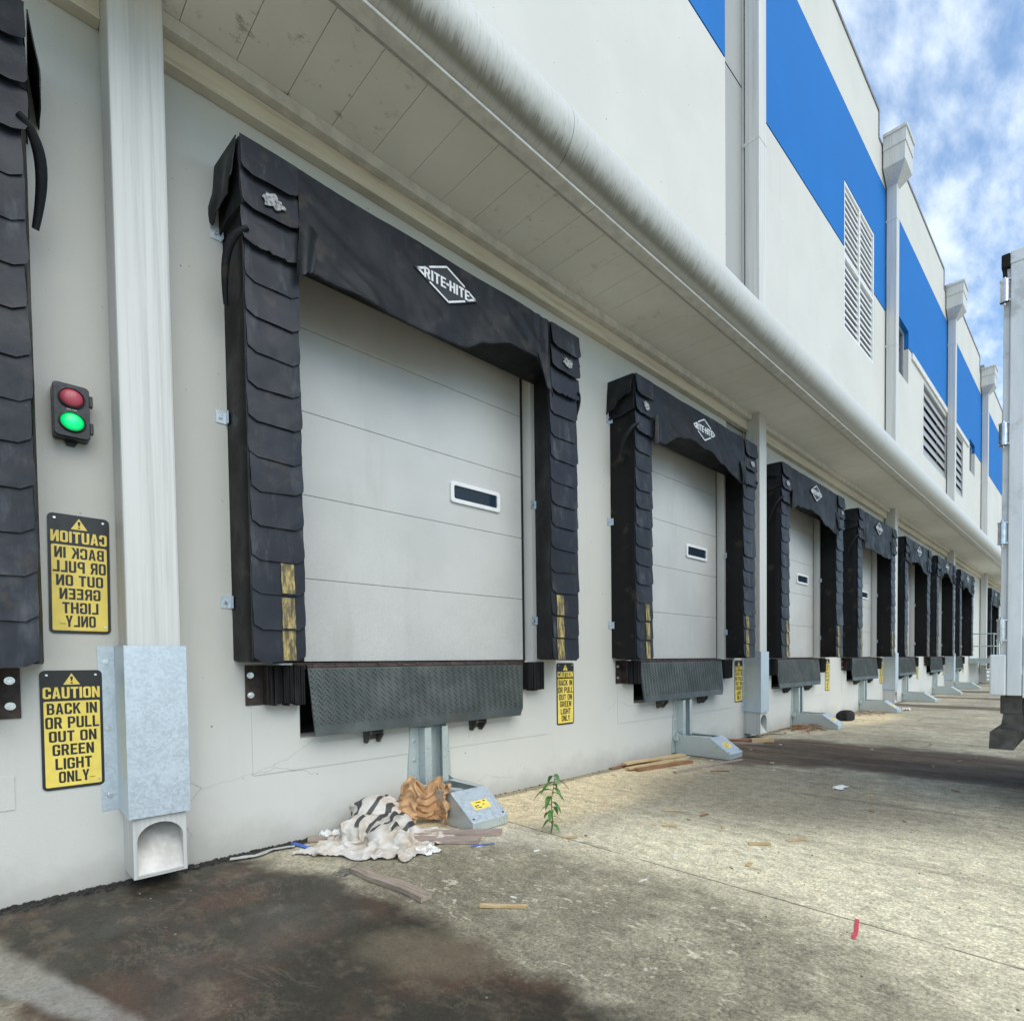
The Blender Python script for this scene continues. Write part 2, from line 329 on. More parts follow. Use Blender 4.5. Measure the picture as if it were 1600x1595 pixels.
# mossy dry patch inside the near stain, pale dried rim at its end
c0 = n.mix(n.math('MULTIPLY', ell(2.15, 1.33, .36, .17, 20, .4, .8, 4), .65), c0, (.17, .145, .105))
rim = ell(1.05, .12, .75, .075, 18, .5, .5, 4)
c0 = n.mix(n.math('MULTIPLY', rim, .75), c0, (.34, .345, .35))
c0 = n.mix(n.math('MULTIPLY', ell(.75, .03, .45, .10, 20, .5, .6, 4), .7), c0, (.30, .28, .25))
# aggregate speckle everywhere
c0 = n.mix(n.math('MULTIPLY', n.ramp(n.noise(48, 4, .7, n.pos(loc=(3, 8, 0)), .8), .50, .66), n.math('MULTIPLY', n.math('SUBTRACT', 1, n.math('MULTIPLY', n.math('MAXIMUM', st1, st2), .88)), n.ramp(n.noise(1.4, 3, .6, n.pos(loc=(5, 5, 0))), .35, .65, .12, .55))), c0, n.mix(.5, c0, (.74, .71, .58)))
c0 = n.mix(n.math('MULTIPLY', n.ramp(n.noise(62, 4, .72, n.pos(loc=(9, 9, 0)), .6), .52, .64), .55), c0, n.mix(.66, c0, (.040, .037, .028)))
blot = n.noise(9, 6, .75, n.pos((.7, 1.3, 1), (4, 4, 0)), .5)
c0 = n.mix(n.math('MULTIPLY', n.ramp(blot, .52, .66), .5), c0, n.mix(.6, c0, (.085, .075, .058)))
tr = n.noise(1, 3, .55, n.pos((.22, 3.3, 1), (1, 0, 0), rot=(0, 0, R(-7))), .5)
c0 = n.mix(n.math('MULTIPLY', n.ramp(tr, .56, .66), n.math('MULTIPLY', n.ramp(Y, 3.0, 4.5), n.ramp(n.noise(50, 3, .7), .3, .7, .2, .6))), c0, n.mix(.75, c0, (.05, .044, .036)))
c0 = n.mix(n.math('MULTIPLY', n.ramp(n.noise(26, 3, .6, n.pos(loc=(1, 9, 0))), .62, .72), .35), c0, n.mix(.5, c0, (.05, .045, .038)))
c0 = n.mix(.85, c0, (1.0, .948, .825), 'MULTIPLY')
gr = n.noise(58, 6, .78, n.pos(loc=(2, 6, 0)), .4); gr2 = n.noise(12, 5, .7, n.pos((.8, 1.3, 1), (6, 6, 0)), .5)
gv = n.math('MULTIPLY', n.ramp(gr, .36, .64, .58, 1.40, False), n.ramp(gr2, .34, .66, .74, 1.22, False))
gc = n.n('ShaderNodeCombineXYZ')
for i_ in range(3): n.t.links.new(gv, gc.inputs[i_])
c0 = n.mix(n.math('SUBTRACT', 1, n.math('MULTIPLY', st1, .55)), c0, n.mix(1.0, c0, gc.outputs[0], 'MULTIPLY'))
# sawn joints
jy = n.math('ADD', n.math('SUBTRACT', Y, 2.865), n.math('MULTIPLY', n.math('SUBTRACT', n.noise(5, 4, .7), .5), .012))
jm = n.math('ABSOLUTE', n.math('SUBTRACT', n.math('MODULO', n.math('ADD', jy, 38.9 + 1.945), 3.89), 1.945))
joint = n.math('MULTIPLY', n.ramp(jm, .003, .009, 1, 0), n.ramp(n.noise(2.2, 3), .35, .5, .35, 1))
c0 = n.mix(n.math('MULTIPLY', joint, .7), c0, (.035, .032, .028))
# hairline cracks in the near corner
# damp dirt along the foot of the wall
ft = n.ramp(n.math('SUBTRACT', X, n.math('MULTIPLY', n.noise(2.6, 5, .7), .22)), -.02, .06, 1, 0)
c0 = n.mix(n.math('MULTIPLY', ft, n.ramp(Y, 2.2, 3.6, .9, .55)), c0, (.028, .026, .023))
n.set(c0, n.math('SUBTRACT', n.ramp(fine, .3, .7, .78, .95), n.math('MULTIPLY', st1, n.ramp(n.noise(1.5, 4), .4, .65, .34, .58))), 0, .35)
hh = n.math('ADD', n.math('MULTIPLY', fine, .5), n.math('ADD', n.math('MULTIPLY', grit, .35), n.math('MULTIPLY', med, .4)))
n.bump(n.math('MULTIPLY', n.math('SUBTRACT', hh, n.math('MULTIPLY', joint, 1.2)), n.math('SUBTRACT', 1, n.math('MULTIPLY', st1, .7))), .5, .012); M['yard'] = n.m

# ------------------------------------------------------------------ mesh helper
class MB:
    def __init__(s): s.v = []; s.f = []; s.mi = []; s.sm = []
    def add(s, vs, fs, mi=0, smooth=False):
        o = len(s.v); s.v += [tuple(v) for v in vs]
        for f in fs: s.f.append([i + o for i in f]); s.mi.append(mi); s.sm.append(smooth)
    def box(s, x0, x1, y0, y1, z0, z1, mi=0):
        v = [(x, y, z) for x in (x0, x1) for y in (y0, y1) for z in (z0, z1)]
        s.add(v, [(0, 1, 3, 2), (4, 6, 7, 5), (0, 4, 5, 1), (2, 3, 7, 6), (0, 2, 6, 4), (1, 5, 7, 3)], mi)
    def hexa(s, v, mi=0): s.add(v, [(0, 1, 3, 2), (4, 6, 7, 5), (0, 4, 5, 1), (2, 3, 7, 6), (0, 2, 6, 4), (1, 5, 7, 3)], mi)
    def prism(s, pts, fn, a, b, mi=0, smooth=False):
        """pts: outline; fn(p, t) -> xyz"""
        k = len(pts); v = [fn(p, a) for p in pts] + [fn(p, b) for p in pts]
        s.add(v, [(i, (i + 1) % k, k + (i + 1) % k, k + i) for i in range(k)], mi, smooth)
        s.add(v, [tuple(range(k))[::-1], tuple(range(k, 2 * k))], mi)
    def tube(s, path, r, k=12, mi=0, caps=True, smooth=True):
        path = [Vector(p) for p in path]; rings = []; prev = None
        for i, p in enumerate(path):
            t = (path[min(i + 1, len(path) - 1)] - path[max(i - 1, 0)]).normalized()
            if prev is None: a = t.orthogonal().normalized()
            else: a = (prev - t * prev.dot(t)).normalized()
            prev = a; b = t.cross(a); rr = r[i] if isinstance(r, (list, tuple)) else r
            rings.append([p + (a * math.cos(2 * math.pi * j / k) + b * math.sin(2 * math.pi * j / k)) * rr for j in range(k)])
        v = [q for rg in rings for q in rg]; f = []
        for i in range(len(rings) - 1):
            for j in range(k): f.append((i * k + j, i * k + (j + 1) % k, (i + 1) * k + (j + 1) % k, (i + 1) * k + j))
        s.add(v, f, mi, smooth)
        if caps: s.add(v, [tuple(range(k))[::-1], tuple(range(len(v) - k, len(v)))], mi)
    def grid(s, fn, nu, nv, mi=0, smooth=True):
        v = [fn(i / nu, j / nv) for i in range(nu + 1) for j in range(nv + 1)]
        f = [(i * (nv + 1) + j, (i + 1) * (nv + 1) + j, (i + 1) * (nv + 1) + j + 1, i * (nv + 1) + j + 1) for i in range(nu) for j in range(nv)]
        s.add(v, f, mi, smooth)
    def build(s, name, mats, parent=None, bevel=0, solid=0, off=0, recalc=True, seg=2):
        me = bpy.data.meshes.new(name); me.from_pydata(s.v, [], s.f)
        for m in (mats if isinstance(mats, (list, tuple)) else [mats]): me.materials.append(m)
        for p, mi, sm in zip(me.polygons, s.mi, s.sm): p.material_index = mi; p.use_smooth = sm
        if recalc:
            b = bmesh.new(); b.from_mesh(me); bmesh.ops.recalc_face_normals(b, faces=b.faces); b.to_mesh(me); b.free()
        me.update()
        o = bpy.data.objects.new(name, me); COL.objects.link(o)
        if solid: md = o.modifiers.new('solid', 'SOLIDIFY'); md.thickness = solid; md.offset = off
        if bevel: md = o.modifiers.new('bevel', 'BEVEL'); md.width = bevel; md.segments = seg; md.limit_method = 'ANGLE'; md.angle_limit = R(40)
        if any(s.sm): md = o.modifiers.new('split', 'EDGE_SPLIT'); md.split_angle = R(48); md.use_edge_sharp = False
        if parent is not None:
            o.parent = parent
            if parent.parent is None: o.location = -parent.location
        return o
def thing(name, label, cat, loc=(0, 0, 0), group=None):
    o = bpy.data.objects.new(name, None); COL.objects.link(o); o.location = loc; o.empty_display_size = .1
    return tag(o, label, cat, group)
def tag(o, label, cat, group=None):
    o['label'] = label; o['category'] = cat
    if group: o['group'] = group
    return o
def kids(o): return [c for c in bpy.data.objects if c.parent == o]
def dup(o, dv, label=None, parent=None):
    c = o.copy(); COL.objects.link(c)
    if parent is not None: c.parent = parent
    else: c.location = o.location + Vector(dv)
    for k in kids(o): dup(k, dv, None, c)
    if label: c['label'] = label
    return c
def nz(x, y, z=0): return noise.noise(Vector((x, y, z)))
def rect_round(w, h, r, k=5):
    pts = []
    for cx, cy, a0 in ((w / 2 - r, h / 2 - r, 0), (-w / 2 + r, h / 2 - r, 90), (-w / 2 + r, -h / 2 + r, 180), (w / 2 - r, -h / 2 + r, 270)):
        for i in range(k + 1): a = R(a0 + 90 * i / k); pts.append((cx + r * math.cos(a), cy + r * math.sin(a)))
    return pts
C_ = lambda *p: list(p)
GLY = {
 'O': (.6, [[(.16,0),(.44,0),(.56,.05),(.6,.16),(.6,.84),(.56,.95),(.44,1),(.16,1),(.04,.95),(0,.84),(0,.16),(.04,.05)], [(.24,.16),(.2,.2),(.2,.8),(.24,.84),(.36,.84),(.4,.8),(.4,.2),(.36,.16)]]),
 'C': (.6, [[(.6,.64),(.6,.84),(.56,.95),(.44,1),(.16,1),(.04,.95),(0,.84),(0,.16),(.04,.05),(.16,0),(.44,0),(.56,.05),(.6,.16),(.6,.37),(.4,.37),(.4,.2),(.36,.16),(.24,.16),(.2,.2),(.2,.8),(.24,.84),(.36,.84),(.4,.8),(.4,.64)]]),
 'G': (.6, [[(.6,.66),(.6,.84),(.56,.95),(.44,1),(.16,1),(.04,.95),(0,.84),(0,.16),(.04,.05),(.16,0),(.44,0),(.56,.05),(.6,.16),(.6,.53),(.33,.53),(.33,.38),(.4,.38),(.4,.2),(.36,.16),(.24,.16),(.2,.2),(.2,.8),(.24,.84),(.36,.84),(.4,.8),(.4,.66)]]),
 'A': (.62, [[(0,0),(.2,0),(.235,.2),(.385,.2),(.42,0),(.62,0),(.42,1),(.2,1)], [(.258,.35),(.31,.74),(.362,.35)]]),
 'U': (.6, [[(0,1),(0,.16),(.04,.05),(.16,0),(.44,0),(.56,.05),(.6,.16),(.6,1),(.4,1),(.4,.2),(.36,.16),(.24,.16),(.2,.2),(.2,1)]]),
 'T': (.58, [[(0,1),(0,.83),(.19,.83),(.19,0),(.39,0),(.39,.83),(.58,.83),(.58,1)]]),
 'I': (.2, [[(0,0),(.2,0),(.2,1),(0,1)]]),
 'N': (.62, [[(0,0),(.2,0),(.2,.55),(.42,0),(.62,0),(.62,1),(.42,1),(.42,.45),(.2,1),(0,1)]]),
 'B': (.6, [[(0,0),(.44,0),(.6,.14),(.6,.42),(.52,.51),(.58,.6),(.58,.86),(.44,1),(0,1)], [(.2,.15),(.2,.43),(.37,.43),(.4,.4),(.4,.18),(.37,.15)], [(.2,.58),(.2,.85),(.35,.85),(.38,.82),(.38,.61),(.36,.58)]]),
 'K': (.64, [[(0,0),(.2,0),(.2,.36),(.25,.45),(.42,0),(.64,0),(.37,.6),(.62,1),(.4,1),(.2,.64),(.2,1),(0,1)]]),
 'R': (.62, [[(0,0),(.2,0),(.2,.4),(.28,.4),(.4,0),(.62,0),(.47,.43),(.58,.53),(.58,.86),(.44,1),(0,1)], [(.2,.56),(.2,.85),(.35,.85),(.38,.81),(.38,.6),(.36,.56)]]),
 'P': (.6, [[(0,0),(.2,0),(.2,.38),(.44,.38),(.6,.52),(.6,.86),(.44,1),(0,1)], [(.2,.54),(.2,.85),(.37,.85),(.4,.81),(.4,.58),(.37,.54)]]),
 'L': (.54, [[(0,0),(.54,0),(.54,.17),(.2,.17),(.2,1),(0,1)]]),
 'E': (.54, [[(0,0),(.54,0),(.54,.17),(.2,.17),(.2,.43),(.48,.43),(.48,.59),(.2,.59),(.2,.83),(.54,.83),(.54,1),(0,1)]]),
 'H': (.62, [[(0,0),(.2,0),(.2,.42),(.42,.42),(.42,0),(.62,0),(.62,1),(.42,1),(.42,.59),(.2,.59),(.2,1),(0,1)]]),
 'Y': (.62, [[(.21,0),(.41,0),(.41,.38),(.62,1),(.41,1),(.31,.6),(.21,1),(0,1),(.21,.38)]]),
 '-': (.3, [[(0,.42),(.3,.42),(.3,.58),(0,.58)]]), ' ': (.26, [])}
def text_poly(txt, offset=0):
    """heavy condensed block capitals, fitted to a unit box"""
    V, F, x = [], [], 0
    for ch in txt:
        w_, loops = GLY[ch]
        if loops:
            L = [[Vector((a, b, 0)) for a, b in lp] for lp in loops]; flat = [(p.x + x, p.y) for lp in L for p in lp]; o = len(V)
            V += flat; F += [tuple(i + o for i in t_) for t_ in tessellate_polygon(L)]
        x += w_ + .085
    x -= .085
    return [(a / x, b) for a, b in V], F
BAY = 7.78; DP = 3.89
DC = {k: 2.66 + DP * (k - 1) for k in (0, 1, 2, 3, 4, 5, 6, 7, 9)}
PIPEY = [.736 + BAY * k for k in range(5)]
DESC = {0: "cut off by the photo's left edge", 1: 'at the nearest whole dock', 2: 'at the second dock, before the second downpipe', 3: 'at the third dock, past the second downpipe',
        4: 'at the fourth dock, before the third downpipe', 5: 'at the fifth dock, past the third downpipe', 6: 'at the sixth dock, before the fourth downpipe',
        7: 'at the seventh dock, beside the steel landing', 9: 'at the farthest dock, beside the trailer hinges'}

# ------------------------------------------------------------------ ground
mb = MB(); mb.add([(-.2, -60, 0), (400, -60, 0), (400, 500, 0), (-.2, 500, 0)], [(0, 1, 2, 3)])
g = mb.build('ground', M['yard']); g['kind'] = 'structure'

# ------------------------------------------------------------------ warehouse
wh = thing('warehouse', 'long pale grey warehouse with a blue band, a canopy and truck docks', 'building', (0, 10, 0))
RZ = 15.0
DH, DZ0, DZ1 = (1.22, 1.20), 1.29, 4.38
PIT = (1.05, 1.03, .744)
Y0, Y1 = -9.0, 62.0
ys = {Y0, Y1}; zs = {-.05, DZ0, DZ1, PIT[2], RZ}
holes = []
for k, c in DC.items():
    holes.append((c - DH[0], c + DH[1], DZ0, DZ1)); holes.append((c - PIT[0], c + PIT[1], PIT[2], DZ0))
WIN = [(13.07, 15.25, 8.61, 11.82), (17.1, 18.57, 9.3, 10.84), (28.75, 30.05, 9.29, 10.65)]
LOU = [(20.45, 24.0, 7.77, 10.06), (24.95, 27.25, 7.77, 10.12)]
PDOOR = (28.15, 29.1, 1.29, 3.45)
holes += WIN + LOU + [PDOOR]
for a, b, c_, d_ in holes: ys |= {a, b}; zs |= {c_, d_}
BZ0, BZ1 = 10.38, 13.47
zs |= {BZ0 - .035, BZ0, BZ1, 14.35}
strips = [(7.83, 8.42)]
for a, b in strips: ys |= {a, b}
notch = [(PIPEY[2] - .75 + .0, PIPEY[2] + .35)] + [(PIPEY[k] - .75, PIPEY[k] + .35) for k in (1, 3, 4)] + [(PIPEY[4] + BAY * k - .75, PIPEY[4] + BAY * k + .35) for k in (1, 2, 3)]
for a, b in notch: ys |= {a, b}
for k in range(-1, 9): ys |= {.736 + BAY * k - .1, .736 + BAY * k + .1}
ys = sorted(ys); zs = sorted(zs)
def cell(y, z):
    for a, b, c_, d_ in holes:
        if a < y < b and c_ < z < d_: return None
    for a, b in notch:
        if a < y < b and z > 14.35: return None
    for a, b in strips:
        if a < y < b and z > 5.6: return (3, -.04) if BZ0 - .035 < z < BZ0 else (2, -.03)
    for k in range(-1, 9):
        if abs(y - .736 - BAY * k) < .1 and z > 5.5: return (0, 0)
    if BZ0 < z < BZ1: return (1, 0)
    if BZ0 - .035 < z < BZ0: return (3, -.02)
    return (0, 0)
mb = MB(); G = {}
for i in range(len(ys) - 1):
    for j in range(len(zs) - 1): G[i, j] = cell((ys[i] + ys[i + 1]) / 2, (zs[j] + zs[j + 1]) / 2)
for (i, j), c in G.items():
    a, b, e, h = ys[i], ys[i + 1], zs[j], zs[j + 1]
    if c: mb.add([(c[1], a, e), (c[1], b, e), (c[1], b, h), (c[1], a, h)], [(0, 1, 2, 3)], c[0])
    for di, dj in ((1, 0), (0, 1)):
        d = G.get((i + di, j + dj))
        if (i + di, j + dj) not in G: continue
        xa = c[1] if c else -.3; xb = d[1] if d else -.3
        if xa != xb:
            mi = (c if xa > xb else d)[0]
            if di: mb.add([(xa, b, e), (xb, b, e), (xb, b, h), (xa, b, h)], [(0, 1, 2, 3)], mi)
            else: mb.add([(xa, a, h), (xa, b, h), (xb, b, h), (xb, a, h)], [(0, 1, 2, 3)], mi)
# building bulk behind the facade
mb.add([(-.3, Y0, 14.3), (-.3, Y1, 14.3), (-30, Y1, 14.3), (-30, Y0, 14.3)], [(0, 1, 2, 3)])
for y in (Y0, Y1): mb.add([(0, y, -.05), (0, y, RZ), (-30, y, RZ), (-30, y, -.05)], [(0, 1, 2, 3)])
mb.add([(-30, Y0, -.05), (-30, Y1, -.05), (-30, Y1, RZ), (-30, Y0, RZ)], [(0, 1, 2, 3)])
mb.add([(-.3, Y0, 14.3), (-.3, Y1, 14.3), (-.3, Y1, RZ), (-.3, Y0, RZ)], [(0, 1, 2, 3)])
wall = mb.build('wall', [M['wall'], M['blue'], M['strip'], M['groove']], wh, recalc=False)
# dark interior behind openings
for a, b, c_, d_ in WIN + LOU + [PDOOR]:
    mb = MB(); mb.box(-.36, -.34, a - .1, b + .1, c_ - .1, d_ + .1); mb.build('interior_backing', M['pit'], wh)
for c in DC.values():
    mb = MB(); mb.box(-1.2, -.9, c - 1.5, c + 1.5, .5, DZ0 - .05)
    mb.box(-.9, -.02, c - PIT[0] - .02, c + PIT[1] + .02, PIT[2] - .05, PIT[2] - .003)
    for s in (-PIT[0] - .1, PIT[1] + .02): mb.box(-.9, -.3, c + s, c + s + .08, PIT[2] - .02, DZ0)
    mb.build('pit_lining', M['pit'], wh)
# parapet flashing (steps down round each rain head)
mb = MB(); yy = Y0
for a, b in sorted(notch):
    mb.box(-.30, .025, yy, a, RZ, RZ + .07); mb.box(-.30, .025, a - .02, a + .02, 14.42, RZ - .002); mb.box(-.30, .025, b - .02, b + .02, 14.42, RZ - .002); mb.box(-.30, .02, a, b, 14.351, 14.41); yy = b
mb.box(-.30, .025, yy, Y1, RZ, RZ + .07)
mb.build('parapet_flashing', M['cap'], wh)
# canopy
ca, cb_ = Y0 + .3, 58.0
SZ = 5.18
mb = MB(); y = 1.87 - .3 * 34
while y < cb_:
    a, b = max(y, ca), y + .3
    dz = random.uniform(-.0015, .0015)
    mb.box(.06, 1.08, a + .0015, b - .0015, SZ + dz, SZ + .03); y += .3
mb.build('canopy_soffit', M['soffit'], wh, bevel=.0025)
mb = MB(); mb.box(.002, 1.1, ca, cb_, SZ + .031, SZ + .1); mb.box(.002, 1.1, ca, cb_, SZ + .101, SZ + .36)
mb.build('canopy_deck', M['strip'], wh)
pn = [(y - .124, y + .124) for y in PIPEY]
def segs(a, b, cuts):
    r = []
    for c, d in cuts: r.append((a, c)); a = d
    r.append((a, b)); return r
mb = MB()
for a, b in segs(ca, cb_, pn): mb.box(.002, .075, a, b, 4.95, 5.085); mb.box(.002, .09, a, b, 4.935, 4.95)
mb.build('ledger_angle', M['cream'], wh, bevel=.004)
mb = MB()
for a, b in segs(ca, cb_, pn): mb.box(.002, .15, a, b, 5.088, 5.176)
mb.build('soffit_edge_trim', M['trim'], wh, bevel=.003)
mb = MB(); y = ca
while y < cb_:
    b = min(y + 4.1, cb_); mb.box(1.03, 1.155, y + .002, b - .002, 5.09, 5.112); y += 4.1
mb.build('fascia_trim', M['trim'], wh, bevel=.004)
mb = MB(); y = ca; GJ = []
k = 36
def gut(y0, y1, r):
    v = []
    for yv in (y0, y1):
        for i in range(k): a = 2 * math.pi * i / k; v.append((1.10 + r * math.cos(a), yv, 5.36 + r * math.sin(a)))
    mb.add(v, [(i, (i + 1) % k, k + (i + 1) % k, k + i) for i in range(k)], 0, True)
    mb.add(v, [tuple(range(k)), tuple(range(k, 2 * k))], 0)
yj = 3.15 - 4.1 * 3
while yj < cb_:
    gut(max(yj, ca) + .002, min(yj + 4.1, cb_) - .002, .25); GJ.append(yj); yj += 4.1
mb.build('bullnose_gutter', M['gutter'], wh)
for yv in GJ[1:]:
    mb = MB(); mb.tube([(1.10, yv - .02, 5.36), (1.10, yv + .02, 5.36)], .245, 32)
    mb.build('gutter_joint', M['groove'], wh)
mb = MB(); mb.box(.002, .7, ca, cb_, 5.545, 5.60); mb.build('canopy_top', M['trim'], wh)
# windows
def window_louvre(a, b, c, d, cols, rows, pitch, mat, thick, name, x=-.02, slat_d=.07, frame=.07):
    f = MB()
    for z0, z1 in ((c, c + frame), (d - frame, d)): f.box(x - .08, x + .01, a, b, z0, z1)
    for i in range(cols + 1):
        yc = a + frame / 2 + (b - a - frame) * i / cols; f.box(x - .082, x + .012, yc - frame / 2, yc + frame / 2, c, d)
    for i in range(1, rows):
        zc = c + (d - c) * i / rows; f.box(x - .079, x + .008, a, b, zc - frame / 2, zc + frame / 2)
    w_ = f.build(name, mat, wh, bevel=.004)
    s = MB(); z = c + frame
    while z < d - frame:
        s.hexa([(x - .02 - slat_d, a + .01, z + .03), (x - .02 - slat_d, a + .01, z + .03 + thick), (x - .02 - slat_d, b - .01, z + .03), (x - .02 - slat_d, b - .01, z + .03 + thick),
                (x - .02, a + .01, z - .02), (x - .02, a + .01, z - .02 + thick), (x - .02, b - .01, z - .02), (x - .02, b - .01, z - .02 + thick)]); z += pitch
    o = s.build('louvre_slats', mat, w_)
window_louvre(*WIN[0], 2, 2, .15, M['louvre'], .05, 'louvre_window')
for L in LOU:
    f = MB(); a, b, c, d = L
    for z0, z1 in ((c, c + .05), (d - .05, d)): f.box(-.09, -.005, a, b, z0, z1)
    for y_ in (a + .025, b - .025): f.box(-.092, -.004, y_ - .025, y_ + .025, c, d)
    w_ = f.build('ventilation_louvre', M['glouvre'], wh)
    s = MB(); z = c + .05
    while z < d - .1:
        s.hexa([(-.10, a, z + .30), (-.10, a, z + .33), (-.10, b, z + .30), (-.10, b, z + .33), (-.03, a, z), (-.03, a, z + .03), (-.03, b, z), (-.03, b, z + .03)])
        s.box(-.03, -.022, a + .05, b - .05, z, z + .05); z += .31
    s.build('louvre_slats', M['glouvre'], w_)
for (a, b, c, d) in WIN[1:]:
    f = MB()
    f.box(-.2, -.12, a, b, c, c + .09); f.box(-.2, -.12, a, b, d - .09, d); f.box(-.2, -.119, a, a + .09, c, d); f.box(-.2, -.119, b - .09, b, c, d); f.box(-.19, -.125, (a + b) / 2 - .04, (a + b) / 2 + .04, c, d)
    w_ = f.build('window', M['alframe'], wh, bevel=.004)
    p = MB(); p.box(-.175, -.165, a + .05, b - .05, c + .05, d - .05); p.build('pane', M['glass'], w_)
mb = MB(); mb.box(0, .05, 18.9, 23.9, BZ0 - .22, BZ0 - .04); mb.box(0, .05, 24.9, 28.4, BZ0 - .22, BZ0 - .04); mb.build('ledge_trim', M['trim'], wh, bevel=.006)
# personnel door by the landing
a, b, c, d = PDOOR
f = MB(); f.box(-.12, .01, a, a + .05, c, d); f.box(-.12, .01, b - .05, b, c, d); f.box(-.119, .009, a, b, d - .05, d); f.box(-.10, -.06, a + .05, b - .05, c + .01, d - .05)
pd = f.build('side_door', M['gsteel'], wh, bevel=.004)
h = MB(); h.tube([(-.06, a + .13, 2.3), (-.01, a + .13, 2.3), (-.01, a + .25, 2.3)], .012, 8); h.build('handle', M['chrome'], pd)
# pit threshold steel, sectional doors
zsm = [1.30, 1.925, 2.55, 3.17, 3.785, 4.39]
for k, c in DC.items():
    mb = MB()
    ya, yb = c - 1.21, c + 1.165
    for z0, z1 in zip(zsm[:-1], zsm[1:]): mb.box(-.165, -.12, ya, yb, z0 + .0018, z1 - .0018)
    d_ = mb.build('dock_door', M['door'], wh, bevel=.0022)
    mb = MB(); mb.box(-.20, -.17, c - 1.21, c + 1.2, 1.29, 4.38); mb.box(-.185, -.125, yb + .006, c + 1.198, 1.29, 4.38); mb.build('door_seal', M['black'], d_)
    if k in (1, 2, 3, 4, 5, 6, 7):
        yw, zw, ww, hh_ = c + .60, 2.85, .56, .192
        f = MB(); o_ = rect_round(ww, hh_, .03); i_ = rect_round(ww - .07, hh_ - .07, .018)
        for u, v_ in ((o_, i_),):
            kk = len(u); vs = [(-.098, yw + p[0], zw + p[1]) for p in u] + [(-.098, yw + p[0], zw + p[1]) for p in v_] + [(-.12, yw + p[0], zw + p[1]) for p in u] + [(-.121, yw + p[0], zw + p[1]) for p in v_]
            fs = []
            for i in range(kk):
                j = (i + 1) % kk; fs += [(i, j, kk + j, kk + i), (i, 2 * kk + i, 2 * kk + j, j), (kk + i, kk + j, 3 * kk + j, 3 * kk + i)]
            f.add(vs, fs)
        wf = f.build('window_frame', M['white'], d_)
        p = MB(); p.box(-.121, -.112, yw - ww / 2 + .03, yw + ww / 2 - .03, zw - hh_ / 2 + .03, zw + hh_ / 2 - .03); p.build('pane', M['glass'], d_)
for c in DC.values():
    mb = MB(); mb.box(-.17, .02, c - 1.09, c + 1.07, 1.268, 1.292); mb.box(-.02, .035, c - 1.08, c + 1.06, 1.243, 1.266)
    mb.build('threshold_angle', M['rust'], wh, bevel=.003)
# raised patches round the pit mouths
for c in DC.values():
    mb = MB(); mb.prism([(c - 1.36, .52), (c + 1.4, .52), (c + 1.4, .70), (c - 1.055, .70), (c - 1.055, 1.0), (c - 1.36, 1.0)], lambda p, x: (x, p[0], p[1]), .0, .005)
    mb.build('render_patch', M['wall'], wh)

# ------------------------------------------------------------------ dock seals
SAG = {1: [(-1.13, 3.90), (-1.07, 3.885), (-.53, 3.85), (-.2, 3.85), (.1, 3.87), (.34, 3.99), (.60, 4.085), (.94, 4.11), (1.04, 4.0), (1.10, 3.86)],
       2: [(-1.13, 3.86), (-.95, 3.88), (-.6, 4.04), (-.36, 4.09), (.11, 4.085), (.45, 3.98), (.75, 3.875), (1.0, 3.85), (1.1, 3.86)],
       3: [(-1.13, 3.86), (-.8, 3.93), (-.3, 3.96), (.1, 3.93), (.5, 3.80), (.9, 3.75), (1.1, 3.72)],
       4: [(-1.13, 3.72), (-.5, 3.75), (0, 3.72), (.6, 3.70), (1.1, 3.74)]}
SAG[0] = SAG[1]; SAG[5] = SAG[3]; SAG[6] = SAG[2]; SAG[7] = SAG[3]; SAG[9] = SAG[4]
def lerp(t, tab):
    for (a, va), (b, vb) in zip(tab[:-1], tab[1:]):
        if t <= b:
            u = max(0, (t - a) / (b - a)); u = u * u * (3 - 2 * u); return va + (vb - va) * u
    return tab[-1][1]
FX = .36
def flap(mb, y0, y1, zt, zb, x_t, x_b, seed, r=.05, sag=0, nu=12, nv=9, torn=0):
    w_ = y1 - y0; h_ = zt - zb; skew = nz(seed * 1.37, 2.2) * .030
    cup = random.Random(seed).uniform(.2, 1.0)
    def fn(u, v):
        z = zt - v * h_; dz = z - zb
        ins = r - math.sqrt(max(0, r * r - (r - dz) ** 2)) if dz < r else 0
        y = y0 + ins + u * (w_ - 2 * ins) + nz(seed, v * 2.0) * .006
        x = x_t + (x_b - x_t) * v ** 1.2 + nz(u * 2.2 + seed * 3.1, v * 2.1 + seed) * .006 * v + (abs(u - .5) * 2) ** 3 * -.005 * cup + (.5 - abs(nz(u * 4 + v * 2, v * 3 - u, seed))) * .005
        if torn: z += max(0, v - .6) * nz(u * 9, seed * 5) * torn
        return (x, y, z - sag * v * u + skew * (u - .5) * v)
    mb.grid(fn, nu, nv)
def stripe(mb, y0, y1, zt, zb, x_t, x_b, seed):
    def fn(u, v):
        z = zt + (zb - zt) * (.03 + v * .94); vv = .03 + v * .94
        return (x_t + (x_b - x_t) * vv ** 1.2 + .004 + .003 * vv, y0 + u * (y1 - y0) + nz(v * 3, seed) * .004, z)
    mb.grid(fn, 3, 8)
